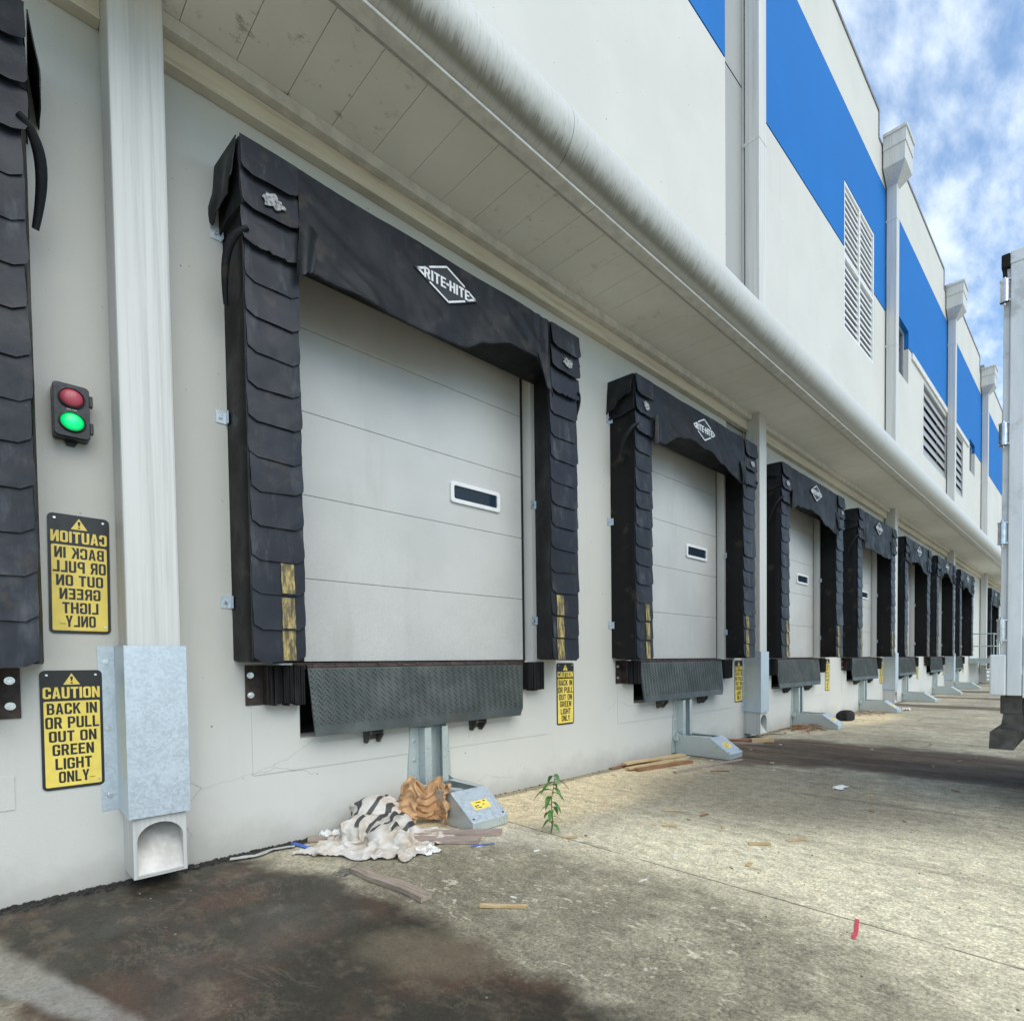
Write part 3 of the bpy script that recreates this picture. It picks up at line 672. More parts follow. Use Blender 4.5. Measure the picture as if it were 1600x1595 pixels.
def seal(k):
    c = DC[k]
    t = thing('dock_seal', 'black vinyl dock seal with pleated pads ' + DESC[k], 'dock seal', (0, c, 0), 'dock seals along the wall')
    rnd = random.Random(k * 13 + 1)
    for side in (0, 1):
        if side == 0: wa, wb, fa, fb = c - 1.457, c - 1.17, c - 1.44, c - 1.135
        else: wa, wb, fa, fb = c + 1.25, c + 1.53, c + 1.13, c + 1.49
        mb = MB()
        def padside(u, v):
            # loop round the pad section from wall outer to wall inner
            path = [(0, wa), (.10, wa + (fa - wa) * .3), (.22, wa + (fa - wa) * .6), (FX - .02, fa), (FX, fa + .02), (FX, fb - .02), (FX - .02, fb), (.2, wb + (fb - wb) * .6), (.10, wb + (fb - wb) * .3), (0, wb)]
            i = min(int(u * 9 + 1e-6), 9); x, y = path[i]
            z = 1.30 + v * 2.95
            bul = (nz(i * .7 + k * 3, z * 2.1, side) * .012 + nz(i * 1.9, z * 6, k) * .005) if 0 < i < 9 else 0
            return (x + (bul if 3 <= i <= 6 else 0) * .3, y + (bul if i not in (4, 5) else 0), z + (.015 if i in (0, 9) else 0))
        mb.grid(padside, 9, 22, smooth=True)
        vs = [padside(i / 9, 0) for i in range(10)]; mb.add(vs, [tuple(range(10))])
        pad = mb.build('side_pad', M['side'], t, recalc=True)
        mb = MB(); ms = MB(); n12 = 12; pitch = 2.6 / n12
        for i in range(n12, -1, -1):
            zb = 1.295 + pitch * i + rnd.uniform(-.008, .008); zt = zb + pitch * 1.28
            xb = FX + .019 + rnd.uniform(0, .007); xt = FX + .006
            flap(mb, fa - .005 + rnd.uniform(-.005, .005), fb + .004 + rnd.uniform(-.006, .006), zt, zb, xt, xb, k * 50 + side * 20 + i)
            if i < 3:
                w_ = fb - fa
                s0, s1 = (.52, .78) if side == 0 else (.14, .40)
                stripe(ms, fa + w_ * s0, fa + w_ * s1, zt - .06 if i < 2 else zt - .065, zb + .004, xt + (xb - xt) * .28, xb, i + k)
        mb.build('pleated_facing', M['flap'], pad, solid=.006, off=-1)
        ms.build('yellow_stripe', M['ystripe'], pad, solid=.002, off=1)
        mb = MB(); mb.box(FX - .012, FX + .004, fa - .009, fa - .002, 1.32, 3.95); mb.build('edge_bar', M['vinyl'], pad)
        for z_ in ((1.70, 2.915, 4.10) if side == 0 else (1.70, 2.88)):
            yb_ = wa - .002 if side == 0 else wb - .27 - .0
            ysgn = -1
            y_e = (wa if side == 0 else wa)
            m2 = MB(); m2.box(.002, .006, y_e - .065, y_e + .005, z_ - .04, z_ + .04); m2.box(.006, .05, y_e - .010, y_e - .005, z_ - .04, z_ + .04)
            br = m2.build('mounting_bracket', M['galv'], t)
            m3 = MB(); m3.tube([(.006, y_e - .04, z_), (.016, y_e - .04, z_)], .011, 8); m3.build('bolt', M['bolt'], br)
    # head box
    za, zt = 3.98, 4.535
    mb = MB()
    def head(u, v):
        path = [(0, -1.475), (.18, -1.472), (FX, -1.455), (FX + .012, -1.43), (FX + .012, -.7), (FX + .012, 0), (FX + .012, .7), (FX + .012, 1.47), (FX - .01, 1.505), (.15, 1.53), (0, 1.54)]
        i = min(int(u * 10 + 1e-6), 10); x, y = path[i]
        f = i in (1, 2, 8, 9)
        zb_ = 4.10 if i in (0, 1, 9, 10) else 4.14
        z = zb_ + v * (zt - zb_) + (nz(i, k) * .01 if v == 1 else 0) - (.02 if i in (0, 10) and v == 1 else 0)
        return (x + (nz(i * 2, v * 3, k) * .01 if i not in (0, 10) else 0), c + y + (nz(i * 1.7, v * 4, k + 9) * .022 if f else 0) * (1.2 - v), z)
    mb.grid(head, 10, 8)
    top = [head(i / 10, 1) for i in range(11)]; mb.add(top, [tuple(range(11))])
    bot = [head(i / 10, 0) for i in range(11)]; mb.add(bot, [tuple(range(11))[::-1]])
    hd = mb.build('head_pad', M['vinyl'], t)
    # loose side hood hanging over the top of the near pad
    for s, yy_ in ((-1, c - 1.478), (1, c + 1.535)):
        mb = MB()
        def hood(u, v):
            x = .0 + u * (FX + .0); z = 4.53 - v * (.30 + .09 * math.sin(u * 2.6 + k) + .05 * nz(u * 5, k))
            return (x, yy_ + s * (.012 + .035 * v + nz(u * 3.3, v * 2.0, k + s) * .03 * v) - (.02 * u * s), z)
        mb.grid(hood, 12, 8); mb.build('side_hood', M['vinyl'], t, solid=.005)
    # curtain
    mb = MB(); tab = SAG[k]
    def curt(u, v):
        y = -1.13 + u * 2.23; zb = lerp(y, tab); z = 4.53 + (zb - 4.53) * v
        calm = max(0, 1 - math.exp(-((y - .0) / .32) ** 2) * max(0, 1 - abs(z - 4.31) / .25) * 1.0)
        wr = nz(y * 2.2 + k * 7, z * 1.6) * .040 + (.5 - abs(nz(y * 4 + z * 4.5, z * 3 + k, 2))) * .030 + (.5 - abs(nz(y * 11 + z * 11, z * 6 - y * 4, k))) * .010 - .02
        gath = math.exp(-((y - 1.02) / .12) ** 2) * math.sin(y * 60 + z * 4) * .008
        return (FX + .028 + calm * wr * (.35 + v) + .035 * v * v + gath, c + y, z + (nz(y * 6, k) * .014 + nz(y * 17, k) * .006) * v)
    mb.grid(curt, 72, 20); cu = mb.build('head_curtain', M['vinyl'], t, solid=.010, off=-1)
    mb = MB(); pts = []
    for i in range(61):
        u = i / 60; p = curt(u, 1.0); pts.append((p[0] - .006, p[1], p[2] + .004))
    mb.tube(pts, .012, 8); mb.build('curtain_hem', M['vinyl'], cu)
    # head pleats
    for side, ya, yb in ((0, c - 1.46, c - 1.13), (1, c + 1.13, c + 1.515)):
        mb = MB()
        for i, (z0, z1) in enumerate(((4.08, 3.885), (4.29, 4.10), (4.53, 4.30))):
            flap(mb, ya, yb, z0 + (.03 if i < 2 else 0), z1, FX + .022 + .006 * i, FX + .046 + .010 * i, k * 31 + side * 7 + i, .06, torn=.05 if i == 0 else 0)
        fl = mb.build('head_pleats', M['flap'], t, solid=.006, off=-1)
        if k <= 3:
            pk = MB(); cy, cz = (ya + yb) / 2 + .01, 4.205
            outl = []
            for i in range(22):
                a = 2 * math.pi * i / 22; r_ = .045 * (1 + .7 * nz(math.cos(a) * 2.3 + k, math.sin(a) * 2.3, side)); outl.append((cy + r_ * 1.25 * math.cos(a), cz + r_ * math.sin(a)))
            x_ = FX + .058
            pk.prism(outl, lambda p, tt: (tt - (p[1] - cz) * .12, p[0], p[1]), x_ - .006, x_ + .0015); pk.build('peeled_patch', M['peel'], fl)
    # hanging tail at the curtain's near end
    for s, y_ in ((-1, c - 1.115), (1, c + 1.09)):
        mb = MB()
        def tail(u, v):
            wd = .13 * (1 - .25 * v)
            return (FX + .07 + .02 * math.sin(u * 5) + .05 * v * u, y_ - .02 + u * wd * (1 if s < 0 else -1) + .03 * v * s, 4.16 - v * (.30 + .07 * (1 - u)) + nz(u * 4, k) * .02)
        mb.grid(tail, 8, 10); mb.build('curtain_tail', M['vinyl'], t, solid=.006)
    # strap loops
    for s, y_ in ((-1, c - 1.45), (1, c + 1.50)):
        mb = MB(); path = []
        for i in range(15):
            a = i / 14; path.append((FX + .05 - .24 * a ** 1.3, y_ + s * (.085 * math.sin(a * 2.3) - .02), 3.97 - .10 * a - .30 * a ** 2.4))
        def ribbon(u, v):
            p = path[min(14, int(round(u * 14)))]; return (p[0] - .075 * v * (1 - .3 * u), p[1] + s * .01 * v, p[2] + .02 * v)
        mb.tube(path, [.014 + .010 * math.sin(3.1 * i / 14) for i in range(15)], 8); mb.build('strap', M['vinyl'], t)
    # maker's diamond
    def lg(u, v, x=0):  # u,v in -1..1 over the diamond's box
        return (FX + .046 + x, c - .015 + u * .262, 4.312 + v * .135)
    o_ = [(-1, 0), (-.02, 1), (1, 0), (.02, -1)]
    b_ = MB(); b_.prism([(a * 1.12, b * 1.12) for a, b in o_], lambda p, x: lg(p[0], p[1], x), -.012, 0)
    lb = b_.build('logo_patch', M['logobg'], t)
    l = MB()
    def bar(p, q, wd):
        dx, dy = (q[0] - p[0]) * .262, (q[1] - p[1]) * .135; ln = math.hypot(dx, dy); nx, ny = -dy / ln * wd, dx / ln * wd
        l.prism([(p[0] + nx / .262, p[1] + ny / .135), (q[0] + nx / .262, q[1] + ny / .135), (q[0] - nx / .262, q[1] - ny / .135), (p[0] - nx / .262, p[1] - ny / .135)], lambda a, x: lg(a[0], a[1], x), .0005, .002)
    bar((-.62, .42), (-.02, 1), .007); bar((-.02, 1), (.62, .42), .007); bar((-.62, -.42), (.02, -1), .007); bar((.02, -1), (.62, -.42), .007)
    for s in (-1, 1): bar((s * 1.0, 0), (s * .80, .20), .008); bar((s * 1.0, 0), (s * .80, -.20), .008)
    for txt, u0, u1 in (('RITE', -.80, -.06), ('HITE', .06, .80)):
        v_, f_ = text_poly(txt, .065); l.add([lg(u0 + (u1 - u0) * a, -.30 + .60 * b, .002) for a, b in v_], f_)
    bar((-.045, 0), (.045, 0), .009)
    l.build('logo_print', M['logo'], lb, recalc=False)
for k in DC: seal(k)

# ------------------------------------------------------------------ dock levelers
def leveler(c):
    t = thing('dock_leveler', 'grey treadplate leveler lip hanging ' + DESC[1], 'dock leveler', (0, c, 0), 'dock levelers under the doors')
    A = Vector((.07, 0, 1.255)); B = Vector((.14, 0, .762)); L = (B - A).length; d = (B - A) / L; nrm = Vector((-d.z, 0, d.x)); nrm = nrm if nrm.x > 0 else -nrm
    def pt(y, s, o): q = A + d * s + nrm * o; return (q.x, c + y, q.z)
    ya, yb, yb2 = -1.015, 1.0, .92
    mb = MB(); Lb = L - .07
    mb.prism([(ya, 0), (yb, 0), (yb - .055, L * .86), (yb2 - .02, L), (ya + .02, L)], lambda p, o: pt(p[0], p[1], o), -.018, 0)
    lip = mb.build('lip_plate', M['plate'], t, bevel=.003)
    mb = MB(); px = .030; i = 0; s = .022
    while s < Lb - .015:
        y = ya + .02 + (px / 2 if i % 2 else 0); j = 0
        ylim = yb - .025 - .06 * s / L
        while y < ylim:
            a = 1 if (i + j) % 2 == 0 else -1
            ux, uy = .0145 * .72, .0145 * .72 * a; wx, wy = -.0040 * .7 * a, .0040 * .7
            base = [(y + ux + wx * .0, s + uy), (y + wx, s + wy), (y - ux, s - uy), (y - wx, s - wy)]
            v = [pt(q[0], q[1], .0002) for q in base] + [pt(y + ux * .7, s + uy * .7, .0055), pt(y - ux * .7, s - uy * .7, .0055)]
            mb.add(v, [(0, 1, 5, 4), (1, 2, 5), (2, 3, 4, 5), (3, 0, 4)])
            y += px; j += 1
        s += .0205; i += 1
    mb.build('tread_lugs', M['plate'], lip, recalc=False)
    mb = MB(); mb.tube([(.045, c + ya, 1.262), (.045, c + yb, 1.262)], .018, 10)
    for q in range(12): yy_ = ya + .04 + q * .165; mb.tube([(.045, c + yy_, 1.262), (.045, c + yy_ + .06, 1.262)], .024, 10)
    mb.build('hinge_tube', M['rust'], t)
    for y_ in (-.53, .46):
        mb = MB(); y0 = c + y_
        for s_ in (-.05, .05):
            mb.prism([(0, .755), (.12, .775), (.125, .73), (.05, .655), (0, .66)], lambda p, q: (p[0] + .001, q, p[1]), y0 + s_ - .006, y0 + s_ + .006)
        mb.box(.006, .016, y0 - .044, y0 + .044, .68, .75); mb.tube([(.09, y0 - .05, .74), (.09, y0 + .05, .74)], .012, 8)
        mb.build('lip_keeper', M['steel_dark'], t, bevel=.002)
    return t
lv = leveler(DC[1])
for k in (2, 3, 4, 5, 6, 7, 9): dup(lv, (0, DC[k] - DC[1], 0), 'grey treadplate leveler lip hanging ' + DESC[k])
# bumpers
def bumper(c, side):
    w_ = 'left' if side == 0 else 'right'
    t = thing('dock_bumper', 'black rubber bumper ' + ('left' if side == 0 else 'right') + ' of the leveler ' + DESC[1], 'dock bumper', (0, c, 0), 'laminated dock bumpers')
    ya, yb = (c - 1.28, c - 1.06) if side == 0 else (c + 1.04, c + 1.24)
    mb = MB(); yy_ = ya; rnd = random.Random(side)
    while yy_ < yb:
        th = .014; x1 = .125 + rnd.uniform(-.018, .012); z0 = 1.005 + rnd.uniform(-.014, .012)
        mb.box(.004, x1, yy_, yy_ + th - .002, z0, 1.275 + rnd.uniform(-.006, .004)); yy_ += th
    mb.build('rubber_block', M['rubber'], t, bevel=.002, seg=1)
    mb = MB()
    sides = [(ya - .115, ya)] if side == 0 else [(yb, yb + .02)]
    for a, b in sides: mb.box(.002, .012, a, b, 1.005, 1.28); mb.box(.012, .10, (b - .008) if side == 0 else a, b if side == 0 else a + .008, 1.005, 1.28)
    pl = mb.build('mounting_angle', M['rust'], t, bevel=.002)
    if side == 0:
        for z_ in (1.21, 1.075):
            m2 = MB(); m2.tube([(.012, ya - .085, z_), (.018, ya - .085, z_)], .021, 14); m2.tube([(.018, ya - .085, z_), (.032, ya - .085, z_)], .012, 6, smooth=False); m2.build('bolt', M['bolt'], pl)
    return t
for side in (0, 1):
    bmp = bumper(DC[1], side)
    for k in (2, 3, 4, 5, 6, 7, 9): dup(bmp, (0, DC[k] - DC[1], 0), 'black rubber bumper ' + ('left' if side == 0 else 'right') + ' of the leveler ' + DESC[k])
# cut-off dock at the left edge keeps a right-hand bumper with its bolted angle in view
t = thing('dock_bumper', 'black dock bumper with two bright bolts cut off by the left edge of the photo', 'dock bumper', (0, DC[0], 0), 'laminated dock bumpers')
c0y = DC[0]
mb = MB(); yy_ = c0y + 1.04
while yy_ < c0y + 1.31: mb.box(.004, .125 + random.uniform(-.015, .01), yy_, yy_ + .012, 1.005 + random.uniform(-.01, .01), 1.275); yy_ += .014
mb.build('rubber_block', M['rubber'], t, bevel=.002, seg=1)
mb = MB(); mb.box(.002, .012, c0y + 1.315, c0y + 1.435, 1.01, 1.28); mb.box(.012, .10, c0y + 1.315, c0y + 1.323, 1.01, 1.28); pl = mb.build('mounting_angle', M['rust'], t, bevel=.002)
for z_ in (1.213, 1.077):
    m2 = MB(); m2.tube([(.012, c0y + 1.395, z_), (.018, c0y + 1.395, z_)], .021, 14); m2.tube([(.018, c0y + 1.395, z_), (.032, c0y + 1.395, z_)], .012, 6, smooth=False); m2.build('bolt', M['bolt'], pl)

# ------------------------------------------------------------------ vehicle restraints
def restraint(c):
    t = thing('vehicle_restraint', 'galvanised vehicle restraint with sloping lid ' + DESC[1], 'vehicle restraint', (0, c, 0), 'vehicle restraints on the ground')
    y0, y1 = c - .165, c + .165
    mb = MB()
    # track: tapered side flanges against wall plus channel
    mb.prism([(c - .235, .02), (c - .10, .02), (c - .10, .735), (c - .19, .735)], lambda p, x: (x, p[0], p[1]), .002, .014)
    mb.prism([(c + .10, .02), (c + .215, .02), (c + .175, .735), (c + .10, .735)], lambda p, x: (x, p[0], p[1]), .002, .014)
    mb.box(.014, .10, c - .112, c - .10, .02, .735); mb.box(.014, .10, c + .10, c + .112, .02, .80)
    mb.box(.10, .112, c - .112, c - .05, .25, .735); mb.box(.10, .112, c + .055, c + .112, .25, .735); mb.box(.004, .014, c - .098, c + .098, .02, .73)
    tr = mb.build('mounting_track', M['galv2'], t, bevel=.002)
    for z_ in (.62, .46, .30):
        for s in (-.155, .15):
            m2 = MB(); m2.tube([(.014, c + s, z_), (.026, c + s, z_)], .012, 8); m2.build('bolt', M['bolt'], tr)
    mb = MB()
    prof = [(.02, .006), (.845, .006), (.845, .072), (.555, .262), (.10, .268), (.02, .30)]
    for a, b in ((y0, y0 + .006), (y1 - .006, y1)): mb.prism(prof, lambda p, y: (p[0], y, p[1]), a, b)
    mb.box(.845, .851, y0, y1, .006, .072); mb.box(.02, .845, y0 + .007, y1 - .007, .006, .012)
    mb.box(.12, .50, y0 + .007, y0 + .035, .259, .264); mb.box(.12, .55, y1 - .06, y1 - .007, .259, .264)
    bd = mb.build('housing', M['galv2'], t, bevel=.002)
    m2 = MB(); m2.prism([(.556, .266), (.853, .076), (.853, .068), (.553, .258)], lambda p, y: (p[0], y, p[1]), y0 - .003, y1 + .003); ld = m2.build('lid', M['galv'], t, bevel=.002)
    def on(u, v, o):   # u across, v down the lid
        p = Vector((.556, 0, .266)) + Vector((.297, 0, -.19)) * v + Vector((.539, 0, .842)) * o
        return (p.x, y0 + (y1 - y0) * u, p.z)
    m3 = MB(); m3.prism([(.30, .40), (.75, .40), (.75, .66), (.30, .66)], lambda p, o: on(p[0], p[1], o), .0, .0015); lb = m3.build('warning_label', M['syellow'], ld)
    m4 = MB()
    for u, v, w_ in ((.42, .45, .14), (.34, .54, .12), (.40, .60, .10), (.56, .53, .06)): m4.prism([(u, v), (u + w_, v), (u + w_, v + .025), (u, v + .025)], lambda p, o: on(p[0], p[1], o), .0015, .0022)
    m4.prism([(.62, .46), (.70, .46), (.66, .40 + .01)], lambda p, o: on(p[0], p[1], o), .0015, .0022); m4.prism([(.33, .62), (.38, .62), (.355, .57)], lambda p, o: on(p[0], p[1], o), .0015, .0022)
    m4.build('label_print', M['sblack'], lb)
    for u in (.08, .92):
        m2 = MB(); q = on(u, .9, 0); r_ = on(u, .9, .005); m2.tube([q, r_], .008, 8); m2.build('screw', M['steel_dark'], ld)
    m2 = MB(); m2.box(.03, .09, y0 - .055, y0 - .012, .19, .24); m2.tube([(.06, y0 - .035, .215), (.06, y0 - .002, .215)], .018, 10); m2.build('latch', M['galv2'], t, bevel=.003)
    m2 = MB(); m2.tube([(.22, c - .10, .235), (.50, c - .02, .235)], .028, 12); m2.build('hook_arm', M['galv'], t)
    return t
rs_ = restraint(DC[1])
for k in (2, 3, 4, 5, 6, 7): dup(rs_, (0, DC[k] - DC[1], 0), 'galvanised vehicle restraint with sloping lid ' + DESC[k])

# ------------------------------------------------------------------ downpipes and guards
PD = ['nearest the camera, left of the nearest whole dock', 'right of the second whole dock', 'between the fourth and fifth whole docks', 'right of the sixth whole dock', 'beyond the steel landing, farthest in the row']
HB = 6.1
def downpipe(k):
    c = PIPEY[k]
    t = thing('downpipe', 'square pale grey downpipe ' + PD[k], 'downpipe', (0, c, 0), 'square downpipes on the wall')
    a, b, x1 = c - .124, c + .124, .28
    mb = MB(); mb.box(.03, x1, a, b, .48, 13.9); mb.box(.02, x1 + .012, a - .012, b + .012, 5.95, 6.0)
    for z_ in (9.4, 12.6): mb.box(.0, x1 + .006, a - .006, b + .006, z_, z_ + .05)
    p = mb.build('pipe', M['pipe'], t, bevel=.012)
    # outlet shoe: box with an arched mouth in front
    m2 = MB(); z0, z1 = .07, .482; r_ = .095; zc = .285; arch = [(a + .018, z0 + .012), (a + .018, zc)] + [(c - r_ * 1.115 * math.cos(R(180 * i / 12)), zc + r_ * math.sin(R(180 * i / 12))) for i in range(1, 12)] + [(b - .018, zc), (b - .018, z0 + .012)]
    outer = [(a, z0), (a, zc)] + [(a + (b - a) * i / 12, z1) for i in range(1, 12)] + [(b, zc), (b, z0)]
    kk = len(arch)
    v = [(x1, *q) for q in outer] + [(x1 + .002, *q) for q in arch] + [(.07, *q) for q in arch]
    fs = []
    for i in range(kk - 1): fs += [(i, i + 1, kk + i + 1, kk + i)]
    fs += [(kk - 1, 0, kk, 2 * kk - 1)]
    m2.add(v, fs)
    m2.box(.0, x1 - .001, a, a + .012, z0, z1); m2.box(.0, x1 - .001, b - .012, b, z0, z1); m2.box(.0, x1 - .001, a + .012, b - .012, z1 - .05, z1); m2.prism([(.0, z0 + .01), (x1 - .001, z0), (x1 - .001, z0 + .011), (0, z0 + .02)], lambda q, y: (q[0], y, q[1]), a + .012, b - .012)
    so = m2.build('outlet_shoe', M['pipe'], t)
    m3 = MB(); m3.prism([(.05, .40), (.06, .40), (x1 - .002, z0 + .022), (x1 - .002, z0 + .013), (.05, z0 + .02)], lambda q, y: (q[0], y, q[1]), a + .0125, b - .0125)
    m3.build('outlet_liner', M['pipe_in'], so)
    # rain head
    m4 = MB(); hc = c - .10; ha, hb, hx = hc - .36, hc + .34, .55
    def ring(z, a_, b_, x_): return [(.032, a_, z), (x_, a_, z), (x_, b_, z), (.032, b_, z)]
    lv_ = [ring(13.48, a - .003, b + .003, x1 + .003), ring(13.75, ha, hb, hx), ring(14.18, ha, hb, hx), ring(14.18, ha - .02, hb + .02, hx + .02), ring(14.5, ha - .02, hb + .02, hx + .02), ring(14.5, ha - .045, hb + .045, hx + .05), ring(14.58, ha - .045, hb + .045, hx + .05)]
    v = [q for r__ in lv_ for q in r__]; fs = []
    for i in range(len(lv_) - 1):
        for j in range(4): fs.append((i * 4 + j, i * 4 + (j + 1) % 4, i * 4 + 4 + (j + 1) % 4, i * 4 + 4 + j))
    fs.append(tuple(range(len(v) - 4, len(v)))); m4.add(v, fs); m4.build('rain_head', M['pipe'], t, bevel=.008)
    return t
for k in range(5): downpipe(k)
def guard(k):
    c = PIPEY[k]
    t = thing('downpipe_guard', 'galvanised guard round the downpipe ' + PD[k], 'pipe guard', (0, c, 0), 'galvanised downpipe guards')
    a, b, x1 = c - .143, c + .143, .305
    prof = [(.004, a - .075), (.004, a), (x1, a), (x1, b), (.004, b), (.004, b + .05), (.001, b + .05), (.001, b - .004), (x1 - .004, b - .004), (x1 - .004, a + .004), (.001, a + .004), (.001, a - .075)]
    mb = MB(); k_ = len(prof)
    v = [(x, y, .44 - .018 * (x / x1)) for x, y in prof] + [(x, y, 1.40) for x, y in prof]
    mb.add(v, [(i, (i + 1) % k_, k_ + (i + 1) % k_, k_ + i) for i in range(k_)])
    # caps as quads along the sheet
    m_ = k_ // 2
    for o in (0, k_): mb.add(v, [(o + i, o + i + 1, o + k_ - 2 - i, o + k_ - 1 - i) for i in range(m_ - 1)])
    mb.box(.16, .18, a + .006, a + .018, 1.375, 1.385)
    sh = mb.build('cover', M['galv'], t, bevel=.0015)
    for z_ in (1.31, .92, .53):
        m2 = MB(); m2.tube([(.004, a - .038, z_), (.007, a - .038, z_)], .016, 12); m2.tube([(.007, a - .038, z_), (.02, a - .038, z_)], .009, 6, smooth=False); m2.build('bolt', M['bolt'], t)
    return t
for k in range(4): guard(k)

# ------------------------------------------------------------------ signs and signal
LINES = [('CAUTION', .14, .235, .93, 1), ('BACK IN', .275, .368, .82, 0), ('OR PULL', .390, .487, .88, 0), ('OUT ON', .508, .600, .78, 0), ('GREEN', .620, .714, .68, 0), ('LIGHT', .738, .832, .60, 0), ('ONLY', .850, .945, .50, 0)]
def sign(cy, cz, label, mirror=False, tilt=0, w_=.258, h_=.667):
    t = thing('caution_sign', label, 'sign', (0, cy, cz), 'black and yellow caution signs')
    s = -1 if mirror else 1
    def at(u, v, x):  # u,v metres from centre
        a, b = u * math.cos(tilt) - v * math.sin(tilt), u * math.sin(tilt) + v * math.cos(tilt)
        return (x, cy + a, cz + b)
    mb = MB(); mb.prism(rect_round(w_, h_, .024), lambda p, x: at(p[0], p[1], x), .003, .0065); pl = mb.build('plate', M['sblack'], t)
    mb = MB(); zt = h_ / 2 - .258 * h_; zb = -h_ / 2 + .016
    mb.prism([(a, b + (zt + zb) / 2) for a, b in rect_round(w_ * .90, zt - zb, .008)], lambda p, x: at(p[0], p[1], x), .0066, .0074); mb.build('yellow_panel', M['syellow'], t)
    my, mk, mx_, ms_ = MB(), MB(), MB(), MB()
    for txt, t0, t1, wd, yel in LINES:
        v, f = text_poly(txt, .062); z1, z0 = h_ / 2 - t0 * h_, h_ / 2 - t1 * h_; ww = wd * w_ * .98
        (my if yel else mk).add([at(s * (-ww / 2 + ww * a), z0 + (z1 - z0) * b, .0072 if yel else .0080) for a, b in v], f)
    tz1, tz0 = h_ / 2 - .025 * h_, h_ / 2 - .120 * h_; tw = .135 * w_
    my.prism([(-tw, tz0), (tw, tz0), (0, tz1)], lambda p, x: at(p[0], p[1], x), .0064, .0072)
    mx_.prism([(-.006, tz1 - .018), (.006, tz1 - .018), (.003, tz0 + .020), (-.003, tz0 + .020)], lambda p, x: at(p[0], p[1], x), .0070, .0079)
    mx_.prism([(-.0045, tz0 + .006), (.0045, tz0 + .006), (.0045, tz0 + .014), (-.0045, tz0 + .014)], lambda p, x: at(p[0], p[1], x), .0070, .0079)
    ms_.prism([(s * .075 - .012, zb + .036), (s * .075 + .012, zb + .036), (s * .075 + .012, zb + .039), (s * .075 - .012, zb + .039)], lambda p, x: at(p[0], p[1], x), .0072, .0079)
    my.build('yellow_lettering', M['syellow'], t, recalc=False); mk.build('black_lettering', M['sblack'], t, recalc=False); mx_.build('exclamation_mark', M['sblack'], t); ms_.build('small_print', M['sblack'], t)
    for u, v in ((-w_ / 2 + .028, h_ / 2 - .026), (w_ / 2 - .028, h_ / 2 - .026), (w_ / 2 - .024, -h_ / 2 + .04)):
        m2 = MB(); m2.tube([at(u, v, .0065), at(u, v, .0105)], .006, 10); m2.build('screw', M['bolt'], t)
    return t
sign(.406, .930, 'readable yellow caution sign low on the wall left of the nearest downpipe', False, R(-.2))
sign(.457, 1.805, 'black and yellow caution sign with mirror-reversed lettering below the green signal light', True, R(-.6))
for k in range(1, 8):
    sign(DC[k] + 1.65, .930, 'narrow-looking caution sign right of the leveler ' + DESC[k] if k > 1 else 'black and yellow caution sign on the wall just right of the nearest leveler', False, R(random.uniform(-.6, .6)))
def signal():
    cy, cz = .437, 2.695
    t = thing('dock_signal_light', 'black two-lens dock signal light with its green lens lit', 'signal light', (0, cy, cz))
    mb = MB(); mb.prism(rect_round(.150, .292, .02), lambda p, x: (x, cy + p[0], cz + p[1]), .004, .085)
    mb.prism(rect_round(.142, .284, .02), lambda p, x: (x, cy + p[0], cz + p[1]), .088, .10)
    hb = mb.build('housing', M['plastic'], t, bevel=.004)
    for z_, nm, m in ((cz + .068, 'red_lens', M['red']), (cz - .062, 'green_lens', M['green'])):
        m2 = MB(); rr = .056
        rg = [(rr, .100), (rr, .112), (rr - .006, .114), (rr - .008, .104)]
        k = 28; v = [(x, cy + r_ * math.cos(2 * math.pi * i / k), z_ + r_ * math.sin(2 * math.pi * i / k)) for r_, x in rg for i in range(k)]
        m2.add(v, [(j * k + i, j * k + (i + 1) % k, (j + 1) * k + (i + 1) % k, (j + 1) * k + i) for j in range(3) for i in range(k)], 0, True); m2.build('bezel', M['plastic'], hb)
        m3 = MB(); R0 = rr - .007; rings = [(R0 * math.sin(R(a)), .101 + .020 * math.cos(R(a))) for a in (90, 72, 54, 36, 18, 4)]
        v = [(x - .10, r_ * math.cos(2 * math.pi * i / k), r_ * math.sin(2 * math.pi * i / k)) for r_, x in rings for i in range(k)]
        m3.add(v, [(j * k + i, j * k + (i + 1) % k, (j + 1) * k + (i + 1) % k, (j + 1) * k + i) for j in range(5) for i in range(k)] + [tuple(range(5 * k, 6 * k))], 0, True)
        o = m3.build(nm, m, t); o.location = Vector((.10, cy, z_)) - t.location
    m2 = MB()
    for z_ in (cz + .075, cz - .075): m2.box(.06, .095, cy + .072, cy + .088, z_ - .03, z_ + .03)
    m2.build('hinge', M['plastic'], t, bevel=.003)
    m2 = MB(); m2.prism([(-.03, -.145), (.03, -.145), (.016, -.172), (-.016, -.172)], lambda p, x: (x, cy + p[0], cz + p[1]), .003, .012); m2.build('mounting_tab', M['plastic'], t)
    m2 = MB(); v, f = text_poly('RITE-HITE', .03); m2.add([(.1008, cy - .02 + .04 * a, cz + .001 + .007 * b) for a, b in v], f); m2.build('nameplate', M['logo'], t, recalc=False)
signal()

